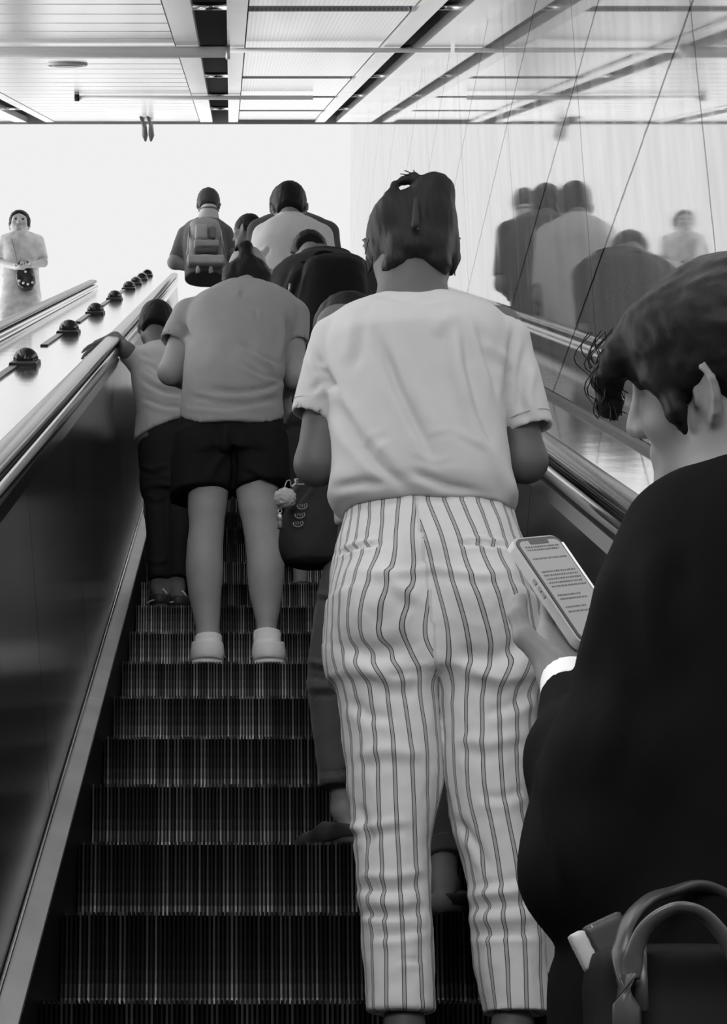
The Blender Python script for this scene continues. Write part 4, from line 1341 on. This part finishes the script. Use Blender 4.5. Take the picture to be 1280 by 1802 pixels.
    plate('bezel', -PW / 2, PW / 2, -PH / 2, PH / 2, -.006, .0006, mat('phone_black', .012, .15), p, .010)
    plate('frame_edge', PW / 2 - .0022, PW / 2 + .0012, -PH / 2 + .010, PH / 2 - .010, -.004, .0012, mat('frame_silver', .6, .2, 1.0), p, .0008, 2)
    sc_ = plate('screen', -PW / 2 + .003, PW / 2 - .003, -PH / 2 + .004, PH / 2 - .004, .0006, .0009, mat('screen_grey', .22, .25, emit=.35), p, .008)
    setpar(plate('notch', -.014, .014, PH / 2 - .0095, PH / 2 - .003, .0009, .0011, mat('phone_black', .012, .15), None, .002, 3), sc_)
    rnd = random.Random(5)
    txt = mat('screen_text', .05, .4)
    lines = [(.056, 1), (.052, 1), (.040, 1), (.022, 1), (.017, 1), (.012, 1), (.007, 1), (.002, 1), (-.010, .7), (-.015, .8), (-.026, .6), (-.032, .9)]
    for (yy, full) in lines:
        x = -PW / 2 + .009
        vs, fs = [], []
        while x < -PW / 2 + .009 + full * (PW - .018):
            w_ = rnd.uniform(.0012, .0028)
            i = len(vs)
            vs += [O + Rp @ A3(q) for q in ((x, yy, .0011), (x + w_, yy, .0011), (x + w_, yy + .0022, .0011), (x, yy + .0022, .0011))]
            fs.append((i, i + 1, i + 2, i + 3))
            x += w_ + rnd.uniform(.0005, .0016)
        setpar(link('text_line', vs, fs, txt), sc_)
    for yy in (.012, .002, -.006):
        plate('side_button', -PW / 2 - .0042, -PW / 2 - .002, yy, yy + .007, -.006, -.003, mat('case_grey', .28, .4), p, .0008, 2)
woman_black()
# ------------------------------------------------------------------ 5. the person just ahead of the striped trousers, mostly hidden
def hidden_rider():
    y0 = 4.52
    zf = (Y_E + .8) * math.tan(R30)
    W = lambda px, py, dy=0: WY(px, py, y0 + dy)
    e = empty('person', (W(660, 1400)[0], y0, zf), 'person almost hidden by the striped trousers, in slim rolled trousers and dark flat shoes', 'person')
    J = std(W(655, 900)[0], y0, zf, 1.40, .3, .7)
    J['toe'] = np.array([-.62, .78, 0])
    J.update(hipL=W(632, 930), hipR=W(700, 930), knL=W(592, 1195, -.0), anL=W(606, 1425, .02), knR=W(772, 1230, -.10), anR=W(783, 1560, -.30), head=W(606, 590, .07), neck=W(625, 635, .05), shL=W(608, 680, .0), shR=W(690, 680, .1), elL=W(606, 760, .05), wrL=W(600, 850, .02), elR=W(720, 760, .1), wrR=W(700, 800, .25))
    J['heelL'] = np.array([W(638, 1450)[0], Y_E + .8 + .035, zf])
    J['heelR'] = np.array([W(786, 1560, -.3)[0], Y_E + .4 + .02, (Y_E + .4) * math.tan(R30)])
    R = frame_of((-.72, .66, -.2))
    body_of(J, e, skin('skin_warm', .24), .84, R, .007, wide=.85, leg_r=(.085, .05, .034))
    top = torso_rows(J, .86, 1.0)
    top = [(W(600, 935)[2], J['pelvis'][0], J['pelvis'][1], .105, .105, .10)] + top[1:]
    sculpt('shirt', [stack(top, .02, grow=.012), seg(J['shL'], J['elL'], .05, .05, .02, flat='b'), seg(J['shR'], J['elR'], .05, .05, .02, flat='b')], fabric('pale_grey_cotton', .42), e, .009, cloth(.004))
    lL = prow([(900, 590, 690, .085, .085), (950, 576, 672, .085, .085), (1000, 567, 664, .08, .08), (1050, 557, 656, .078, .078), (1100, 549, 650, .074, .074), (1180, 541, 640, .07, .07), (1215, 542, 634, .066, .066), (1260, 548, 628, .06, .06), (1300, 554, 624, .054, .054), (1345, 560, 618, .05, .05), (1384, 563, 616, .047, .047)], y0)
    lR = [seg(W(700, 930, .02), W(772, 1230, -.10), .085, .058, .02), seg(W(772, 1230, -.10), W(787, 1512, -.27), .058, .040, .02, flat='b')]
    fo = [([(541, 1165), (580, 1172), (620, 1165)], 5, .012), ([(540, 1190), (575, 1195), (615, 1185)], 5, -.010), ([(541, 1212), (580, 1212), (620, 1205)], 5, .010), ([(556, 1045), (600, 1052)], 5, .008), ([(560, 1360), (590, 1363), (620, 1352)], 3, -.006)]
    P = [stack(lL, .01, e=2.1), lR, stack(prow([(880, 600, 730, .10, .10), (940, 590, 745, .105, .10), (1000, 600, 750, .09, .09)], y0), .03)]
    t = sculpt('trousers', P, fabric('slate_denim', .075), e, .007, cloth(.005, (9, 9, 7), fo, 3, .001))
    setpar(sculpt('rolled_cuff', [stack(prow([(1352, 562, 618, .051, .051), (1386, 563, 617, .050, .050)], y0), e=2.1)], fabric('slate_denim_inner', .085), None, .005), t)
    d = (W(787, 1512, -.27) - W(772, 1230, -.10)); d /= np.linalg.norm(d)
    setpar(sculpt('rolled_cuff', [seg(W(787, 1514, -.27) - d * .045, W(787, 1514, -.27), .044, .044, flat='ab')], fabric('slate_denim_inner', .085), None, .005), t)
    for q, tdir in (('L', (-.66, .75, 0)), ('R', (.05, 1, 0))):
        up, so = shoe_prims(J['heel' + q], tdir, .225, .92, .050)
        o = sculpt('shoe', up, mat('shoe_black_canvas', .022, .6), e, .005, strand_noise(.001, (40, 40, 40)))
        setpar(sculpt('sole', so, mat('sole_black', .03, .6), None, .005), o)
        hp, f = J['heel' + q], A3(tdir) / np.linalg.norm(tdir)
        r = np.array([f[1], -f[0], 0])
        for k in range(3):
            b = hp + f * (.12 + .022 * k) + np.array([0, 0, .066 - .007 * k])
            setpar(tube('shoelace', spline([b - r * .022 - np.array([0, 0, .006]), b + np.array([0, 0, .004]), b + r * .022 - np.array([0, 0, .006])], 4), .003, mat('lace_black', .05, .5), None, 6), o)
    h = sculpt('hair', cap_hair(J['head'], R, .84, .010, .05, -.06, .5), HAIR, e, .006, strand_noise(.002, (60, 60, 40), 1))
    # the bag at that person's side
    b = empty('tote_bag', W(560, 1000, -.05), 'soft black bag with three small round white marks, hanging beside the bare legs', 'bag')
    c = W(556, 925, -.02)
    Rb = frame_of((-.15, 1, 0))
    bag = sculpt('bag_body', [stack(prow([(842, 525, 612, .02, .02), (870, 512, 615, .03, .03), (920, 496, 620, .045, .045), (960, 492, 622, .05, .05), (990, 500, 618, .045, .045), (998, 515, 610, .03, .03)], y0 - .02), e=2.6)], fabric('black_nylon', .022, .5), b, .005, cloth(.006, (10, 10, 7), [([(560, 850), (530, 890)], 5, .006)], 7))
    for (px, py) in ((532, 890), (528, 906), (525, 921)):
        yf = y0 - .02 - .058
        ring = [WY(px + 8.5 * math.cos(a) + 1.5 * math.sin(a), py + 5.5 * math.sin(a) - 1.5 * math.cos(a), yf) for a in np.linspace(-.5, math.pi + .6, 18)]
        setpar(tube('printed_arc', ring, .0011, mat('print_grey', .30, .7), None, 5), bag)
        for k in range(3):
            x = px - 4 + 4 * k
            setpar(tube('printed_character', [WY(x - 1, py - 3, yf), WY(x + 1.2, py - 1, yf), WY(x - 1, py + .5, yf), WY(x + 1, py + 2.2, yf)], .0008, mat('print_grey', .30, .7), None, 5), bag)
    setpar(tube('bag_strap', spline([WY(556, 850, y0 - .04), WY(575, 800, y0 - .02), WY(604, 740, y0)], 6), .009, fabric('black_nylon', .022, .5), None, 8, .4), bag)
    setpar(tube('zip_cord', spline([WY(519, 852, y0 - .05), WY(535, 852, y0 - .06), WY(549, 846, y0 - .05)], 5), .0016, mat('cord_silver', .35, .4, .3), None, 6), bag)
    # pompom charm
    pc = WY(502, 877, y0 - .09)
    ch = empty('pompom_charm', pc, 'fluffy grey pompom charm with a small metal tassel clipped to the black bag', 'charm')
    sculpt('pompom', [ell(pc, (.0265, .026, .0255))], fabric('fur_grey', .38, .95), ch, .0028, strand_noise(.0028, (150, 150, 150), 3))
    setpar(tube('loop', spline([WY(501, 858, y0 - .09), WY(505, 847, y0 - .09), WY(511, 846, y0 - .085), WY(512, 856, y0 - .08)], 5), .0013, mat('cord_silver', .35, .4, .3), None, 6), ch)
    setpar(tube('clasp', spline([WY(514, 857, y0 - .08), WY(521, 850, y0 - .075), WY(519, 845, y0 - .075), WY(524, 843, y0 - .07)], 5), .003, mat('clasp_silver', .42, .35, .5), None, 8), ch)
    ring = [WY(493 + 3.4 * math.cos(a), 899 + 3.4 * math.sin(a), y0 - .09) for a in np.linspace(0, 2 * math.pi, 17)]
    setpar(tube('ring', ring, .0011, mat('clasp_silver', .42, .35, .5), None, 6), ch)
    setpar(tube('tassel_cap', [WY(493, 903, y0 - .09), WY(493, 906, y0 - .09), WY(493, 916, y0 - .09)], [.002, .0052, .0060], mat('clasp_silver', .42, .35, .5), None, 10), ch)
    setpar(tube('tassel', [WY(493, 916, y0 - .09), WY(493, 930, y0 - .09)], [.0048, .0062], mat('tassel_grey', .14, .6), None, 10), ch)
hidden_rider()

# ------------------------------------------------------------------ generic rider seen from behind
def rider(label, k, y_off, H, px_ref, py_ref, bow=.3, yaw=0.0, head=None, head_s=.95, hfwd=(0, .92, -.35), torso=None, top=('grey_top', .3), legs_m=('dark_trousers', .03), short=False, shoe=('dark_shoe', .04),
          J_over=None, skin_m=None, hair=('short', .010), vox=.009, folds=(), wide=1.0, deep=1.0, hem=None, sleeve=.85, hand_cfg=None, hair_m=None, z0=None, y_abs=None, top_name='t_shirt', raglan=None, arm_r=(.050, .042, .028)):
    yE = Y_E + .4 * k
    y0 = y_abs if y_abs is not None else yE + y_off
    zf = z0 if z0 is not None else yE * math.tan(R30)
    W = lambda px, py, dy=0: WY(px, py, y0 + dy)
    x0 = W(px_ref, py_ref)[0]
    e = empty('person', (x0, y0, zf), label, 'person')
    J = std(x0, y0, zf, H, bow, yaw)
    for key, v in (J_over or {}).items():
        J[key] = W(*v)
    if head:
        J['head'] = W(*head)
    if y_abs is None:
        for s in 'LR':
            J['heel' + s][1] = max(J['heel' + s][1], yE + .03)
    R = frame_of(hfwd)
    tr = prow(torso, y0) if torso else torso_rows(J, wide, deep)
    body_of(J, e, skin_m or SK, head_s, R, vox, wide, deep, torso=tr, hand_cfg=hand_cfg, arm_r=arm_r)
    zh = hem if hem is not None else .50 * H + zf
    P = [stack(tr if torso else [(zh, J['pelvis'][0], J['pelvis'][1], tr[0][3], tr[0][4], tr[0][5])] + tr[1:], .02, grow=.012)]
    Hh = H / 1.7
    for s in 'LR':
        q = J['sh' + s] + (J['el' + s] - J['sh' + s]) * sleeve
        P.append(seg(J['sh' + s], q, .062 * Hh, .055 * Hh, .02, flat='b'))
    t = sculpt(top_name, P, fabric(*top), e, vox, cloth(.006, (6, 6, 5), folds, k))
    yl = [stack([(zf + .56 * H, J['pelvis'][0], J['pelvis'][1], .098 * H * wide, .068 * H * deep, .068 * H * deep), (zf + .49 * H, J['pelvis'][0], J['pelvis'][1], .104 * H * wide, .072 * H * deep, .07 * H * deep), (zf + .455 * H, J['pelvis'][0], J['pelvis'][1], .10 * H * wide, .065 * H * deep, .065 * H * deep)], .02)]
    for s in 'LR':
        if short:
            yl.append(seg(J['hip' + s], J['kn' + s] + (J['hip' + s] - J['kn' + s]) * .12, .092 * Hh, .078 * Hh, .015, flat='b'))
        else:
            yl += chain([J['hip' + s], J['kn' + s], J['an' + s]], [.088 * Hh, .068 * Hh, .058 * Hh], .015, flat='b')
    sculpt('shorts' if short else 'trousers', yl, fabric(*legs_m), e, vox, cloth(.006, (7, 7, 5), (), k + 3))
    for s in 'LR':
        up, so = shoe_prims(J['heel' + s], J['toe'], .26 * Hh, 1.0 * Hh, .07 * Hh)
        o = sculpt('shoe', up, mat(shoe[0], shoe[1], .5), e, .007)
        setpar(sculpt('sole', so, M_sole, None, .007), o)
    if hair:
        P = cap_hair(J['head'], R, head_s, hair[1], .05, -.07, .5)
        sculpt('hair', P, hair_m or HAIR, e, min(vox, .007), strand_noise(.003, (50, 50, 40), k))
    return e, J, W, R, y0

# 6. man bowed under a dark backpack
e, J, W, R, y0 = rider('man in dark denim jacket bending forward under a black backpack', 9, .22, 1.62, 560, 700, bow=.8, head=(545, 452, .26), head_s=.95, hfwd=(0, .6, -.8),
      torso=[(452, 530, 615, .07, .07, .20), (466, 500, 640, .10, .09, .18), (490, 486, 648, .12, .11, .14), (540, 484, 650, .13, .12, .08), (620, 490, 645, .13, .12, .02), (720, 496, 640, .13, .12)], top=('dark_denim', .040, .85), legs_m=('washed_denim', .050), shoe=('sneaker_dark', .05),
      J_over={'shL': (500, 492, .15), 'shR': (640, 488, .15), 'elL': (496, 590, .12), 'elR': (648, 590, .12), 'wrL': (520, 660, .30), 'wrR': (620, 660, .30), 'neck': (556, 452, .2), 'hipL': (532, 760), 'hipR': (598, 760), 'knL': (530, 880), 'knR': (600, 880), 'anL': (528, 972), 'anR': (600, 972)},
      folds=[([(520, 470), (500, 520), (494, 560)], 5, .014), ([(535, 470), (515, 520), (508, 570)], 4, -.014), ([(490, 500), (486, 550)], 4, .010)], hair=('short', .010), top_name='denim_jacket')
setpar(sculpt('collar', [stack(prow([(436, 540, 578, .045, .045, .20), (452, 530, 590, .06, .055, .20), (462, 520, 602, .065, .06, .19)], y0), e=2.0)], fabric('collar_grey', .17), None, .006), e)
bp = empty('backpack', W(590, 600, -.1), 'black backpack with a top handle loop on the bending man', 'backpack')
bb = sculpt('pack_body', [stack(prow([(452, 560, 625, .03, .06, -.02), (462, 540, 640, .08, .06, -.03), (480, 530, 646, .11, .07, -.06), (540, 522, 648, .13, .07, -.08), (610, 522, 646, .13, .07, -.10), (640, 530, 640, .10, .07, -.10)], y0), e=2.6)], fabric('black_pack_nylon', .014, .6), bp, .008, cloth(.005, (7, 7, 5), [([(540, 470), (526, 530), (524, 590)], 4, .008)], 2))
setpar(tube('handle_loop', spline([W(552, 458, -.03), W(560, 446, -.05), W(578, 445, -.06), W(592, 452, -.05), W(598, 462, -.05)], 6), .012, fabric('strap_black', .016), None, 8, .6), bb)
setpar(tube('shoulder_strap', spline([W(536, 462, .02), W(526, 470, .08), W(516, 500, .02), W(510, 548, -.02)], 6), .014, fabric('strap_black', .016), None, 8, .4), bb)
setpar(tube('zip_pull', [W(511, 500, -.06), W(510, 512, -.07)], .006, mat('clasp_silver', .42, .35, .5), None, 8), bb)

# 7. man in the pale T-shirt
rider('man with short dark hair in a pale T-shirt, just above the bending man', 13, .18, 1.74, 512, 600, bow=.15, head=(510, 366, .06), head_s=1.02, hfwd=(.05, .97, -.12),
      torso=[(388, 488, 535, .07, .07, .03), (394, 474, 552, .09, .08, .03), (408, 458, 570, .12, .10, .02), (440, 448, 580, .14, .12), (520, 450, 580, .14, .13), (640, 455, 575, .14, .13)], top=('pale_tee', .66), legs_m=('navy_trousers', .03),
      J_over={'shL': (466, 416), 'shR': (566, 416), 'neck': (511, 392, .03), 'elL': (455, 520, .06), 'elR': (580, 520, .06), 'wrL': (480, 540, .3), 'wrR': (560, 540, .3)}, hair=('short', .010),
      folds=[([(462, 440), (455, 455)], 3, .012), ([(475, 435), (462, 455)], 3, -.010)], skin_m=SK)
# 8. man in dark top ahead of him
rider('man in dark top whose shoulders show on both sides of the pale T-shirt', 15, .18, 1.78, 514, 600, bow=.1, head=(502, 366, .05), head_s=1.02, hfwd=(-.15, .98, -.05),
      torso=[(382, 486, 540, .07, .07, .03), (388, 466, 560, .09, .08, .03), (402, 448, 582, .12, .10, .02), (440, 444, 590, .14, .12), (520, 455, 580, .14, .13), (640, 460, 575, .14, .13)], top=('dark_tee', .075), legs_m=('dark_trousers_b', .03),
      J_over={'shL': (455, 408), 'shR': (578, 410), 'neck': (508, 386, .03), 'elL': (450, 500, .06), 'elR': (590, 500, .06), 'wrL': (480, 520, .3), 'wrR': (560, 520, .3)}, hair=('short', .010))
# 9. child with turned head
rider('child with cropped dark hair turning left, above the bun of the woman in shorts', 18, .18, 1.32, 440, 480, bow=.1, head=(435, 407, .02), head_s=.86, hfwd=(-.85, .5, -.1), yaw=.6, top=('child_tee', .35), hair=('short', .007), skin_m=SK_DARK)
# 10. the backpacker near the top
e, J, W, R, y0 = rider('man near the top in dark T-shirt and black shorts with a grey backpack', 24, .18, 1.74, 362, 480, bow=.1, head=(367, 362, .04), head_s=1.0, hfwd=(.02, .97, -.2),
      torso=[(392, 342, 388, .08, .07, .03), (398, 328, 396, .10, .09), (420, 322, 398, .13, .11), (470, 326, 396, .13, .12), (490, 328, 392, .13, .12)], top=('charcoal_tee', .14), legs_m=('black_shorts', .022), short=True,
      J_over={'shL': (326, 412), 'shR': (396, 410), 'elL': (307, 462, .02), 'elR': (408, 446, .04), 'wrL': (342, 472, .02), 'wrR': (404, 470, .2), 'neck': (366, 388, .03)}, hair=('short', .012), arm_r=(.055, .05, .034), hair_m=hairmat('hazed_black_hair', .07))  # black hair lightened, bloom haze put into its colour
tw = sculpt('neck_towel', [stack(prow([(368, 353, 383, .09, .08, .02), (380, 349, 385, .10, .09, .02), (394, 344, 386, .10, .09, .02), (402, 350, 384, .08, .08, .02)], y0), e=2.2)], fabric('towel_pale', .62), e, .009)
setpar(tube('towel_edge', [W(351 + 33 * (.5 - .5 * math.cos(a)), 371 - 6 * math.sin(a), .02 - .095 * math.sin(a)) for a in np.linspace(0, math.pi, 13)], .010, fabric('towel_grey', .16), None, 8), tw)
bp = empty('backpack', W(362, 470, -.1), 'grey canvas backpack with flap, webbing and two hanging straps', 'backpack')
bb = sculpt('pack_body', [stack(prow([(392, 344, 380, .06, .06, -.10), (398, 335, 386, .12, .08, -.12), (430, 331, 393, .17, .08, -.14), (450, 329, 395, .17, .08, -.14), (466, 328, 396, .15, .08, -.13), (470, 334, 390, .12, .08, -.13)], y0), e=3.0)], fabric('canvas_grey', .34), bp, .009, cloth(.008, (7, 7, 7), (), 4))
def onpack(name, x0, x1, y0_, y1, g, d):
    setpar(sculpt(name, [rbox((W(x0, y0_, d) + W(x1, y1, d)) / 2, (abs(W(x1, y0_, d)[0] - W(x0, y0_, d)[0]) / 2, .03, abs(W(x0, y1, d)[2] - W(x0, y0_, d)[2]) / 2), rad=.015)], fabric('pack_%s' % name, g), None, .009, cloth(.006, (9, 9, 9), (), 2)), bb)
onpack('flap_pocket', 344, 365, 396, 422, .44, -.31)
onpack('front_pocket', 341, 386, 424, 436, .40, -.31)
onpack('dark_panel', 341, 384, 437, 447, .12, -.31)
onpack('bottom_pouch', 330, 394, 450, 466, .46, -.31)
onpack('side_pocket', 368, 380, 400, 422, .20, -.30)
for px in (348, 371):
    setpar(tube('hanging_strap', [W(px, 464, -.26), W(px, 472, -.27), W(px + 1, 480, -.26)], .020, fabric('webbing_pale', .55), None, 8, .3), bb)
for a, b in (((334, 398), (330, 448)), ((378, 394), (381, 448)), ((388, 404), (396, 450))):
    setpar(tube('webbing', [W(*a, -.22), W((a[0] + b[0]) / 2, (a[1] + b[1]) / 2, -.30), W(*b, -.28)], .013, fabric('webbing_grey', .46), None, 8, .4), bb)

# 11. the woman riding down on the far left
yl_ = 15.15
e, J, W, R, y0 = rider('woman in pale patterned dress riding down at far left, facing us', 28, 0, 1.60, 38, 480, bow=0, head=(34, 394, 0), head_s=1.0, hfwd=(.1, -1, -.05), yaw=math.pi, y_abs=yl_, z0=yl_ * math.tan(R30) - .23,
      torso=[(411, 24, 50, .07, .07), (417, 10, 66, .09, .09), (432, 4, 72, .11, .11), (470, 6, 66, .11, .11), (520, 2, 70, .12, .12), (600, -6, 78, .14, .14), (640, -8, 80, .15, .15)], top=('pale_dress', .80, .85, 500, (14, .22)), legs_m=('pale_leggings', .5),
      J_over={'shL': (66, 424), 'shR': (10, 424), 'elL': (76, 462, -.02), 'wrL': (52, 468, -.22), 'elR': (0, 462, 0), 'wrR': (30, 470, -.22), 'neck': (36, 414)}, top_name='dress', hair=None, skin_m=skin('skin_light', .55), arm_r=(.045, .04, .028))
sculpt('hair', [ell(J['head'] + np.array([0, .012, .045]), (.088, .105, .085), k=.02), ell(J['head'] + np.array([-.07, .03, 0]), (.022, .05, .07), k=.02), ell(J['head'] + np.array([.07, .03, 0.02]), (.022, .05, .06), k=.02), plane(J['head'] + np.array([0, -.075, .045]), (0, -.8, -.6), '&', .01), plane(J['head'] + np.array([0, 0, -.04]), (0, 0, -1), '&', .01)], HAIR, e, .007, strand_noise(.003, (50, 50, 30)))
eyes(J['head'], R, 1.0, e)
bg_ = empty('shoulder_bag', W(46, 500, -.2), 'black crossbody bag with pale spots worn by the woman at far left', 'bag')
bb = sculpt('bag_body', [stack(prow([(462, 32, 52, .04, .04, -.18), (470, 29, 58, .05, .05, -.18), (490, 28, 64, .055, .055, -.18), (502, 32, 62, .05, .05, -.18), (509, 40, 56, .03, .03, -.18)], y0), e=2.4)], mat('black_leather', .02, .3), bg_, .008, cloth(.01, (9, 9, 9), (), 3))
for px, py in ((34, 494), (41, 498), (49, 500), (57, 497), (45, 478)):
    setpar(sculpt('spot', [ell(W(px, py, -.238), (.012, .01, .012))], M_white, None, .005), bb)
setpar(tube('strap', spline([W(20, 421, -.11), W(24, 436, -.14), W(29, 455, -.17), W(33, 468, -.2)], 5), .014, fabric('strap_grey_pale', .3), None, 8, .4), bb)

# ------------------------------------------------------------------ things with the woman in black
def handbag():
    y0 = 1.64
    W = lambda px, py, dy=0: WY(px, py, y0 + dy)
    b = empty('handbag', W(1180, 1802), 'black leather handbag with looped handles at the bottom right corner', 'bag')
    bb = sculpt('bag_body', [stack(prow([(1676, 1040, 1300, .05, .05), (1700, 1034, 1330, .06, .06), (1760, 1030, 1345, .055, .055), (1900, 1030, 1350, .06, .06), (1960, 1040, 1340, .05, .05)], y0), e=3.0)], mat('bag_leather', .008, .6, 0, .15, bump=(200, .2, .001)), b, .006)
    LE = mat('handle_leather', .05, .35)
    setpar(tube('handle', spline([W(1104, 1820, -.075), W(1098, 1740, -.07), W(1095, 1670, -.06), W(1108, 1620, -.05), (W(1140, 1585, -.03)), W(1180, 1570, 0), W(1240, 1560, .02), W(1300, 1600, .03), W(1330, 1700, .03)], 8), .0085, LE, None, 10, .55), bb)
    setpar(tube('handle', spline([W(1112, 1720, -.075), W(1116, 1680, -.08), W(1135, 1635, -.085), W(1170, 1605, -.09), W(1205, 1597, -.09), W(1245, 1615, -.085), W(1285, 1665, -.08), W(1310, 1730, -.075)], 8), .0078, mat('handle_leather_pale', .09, .3), None, 10, .55), bb)  # front loop in a paler leather tone
    setpar(tube('strap_end', [W(1106, 1720, -.08), W(1104, 1770, -.085), W(1103, 1830, -.085)], .011, mat('handle_leather_pale', .09, .3), None, 10, .4), bb)
    setpar(tube('strap_end', [W(1126, 1650, -.07), W(1128, 1720, -.075), W(1130, 1780, -.078)], .006, LE, None, 8, .5), bb)
    f = empty('folder', W(1050, 1670), 'dark folder with pale page edge tucked under the black sleeve', 'folder')
    a = (W(1046, 1708, .0) - W(1012, 1641, .0)); L_ = np.linalg.norm(a); a /= L_
    n = np.array([0, 1.0, 0]); n = n - a * (n @ a); n /= np.linalg.norm(n)
    w = np.cross(a, n)
    if w[0] < 0: w = -w
    Rf = np.stack([w, a, n], 1)
    O = (W(1046, 1708, .0) + W(1012, 1641, .0)) / 2
    sculpt('cover', [rbox(O + w * .0235, (.0175, .0178, .008), Rf, .003)], mat('folder_cover', .035, .45), f, .003)
    sculpt('page_edge', [rbox(O + w * .0, (.0068, .0165, .0085), Rf, .002)], mat('page_white', .52, .6), f, .003)
    sculpt('edge_line', [rbox(O + w * .0135, (.0006, .0178, .0086), Rf, .0008)], mat('line_white', .75, .5), f, .0014)
handbag()
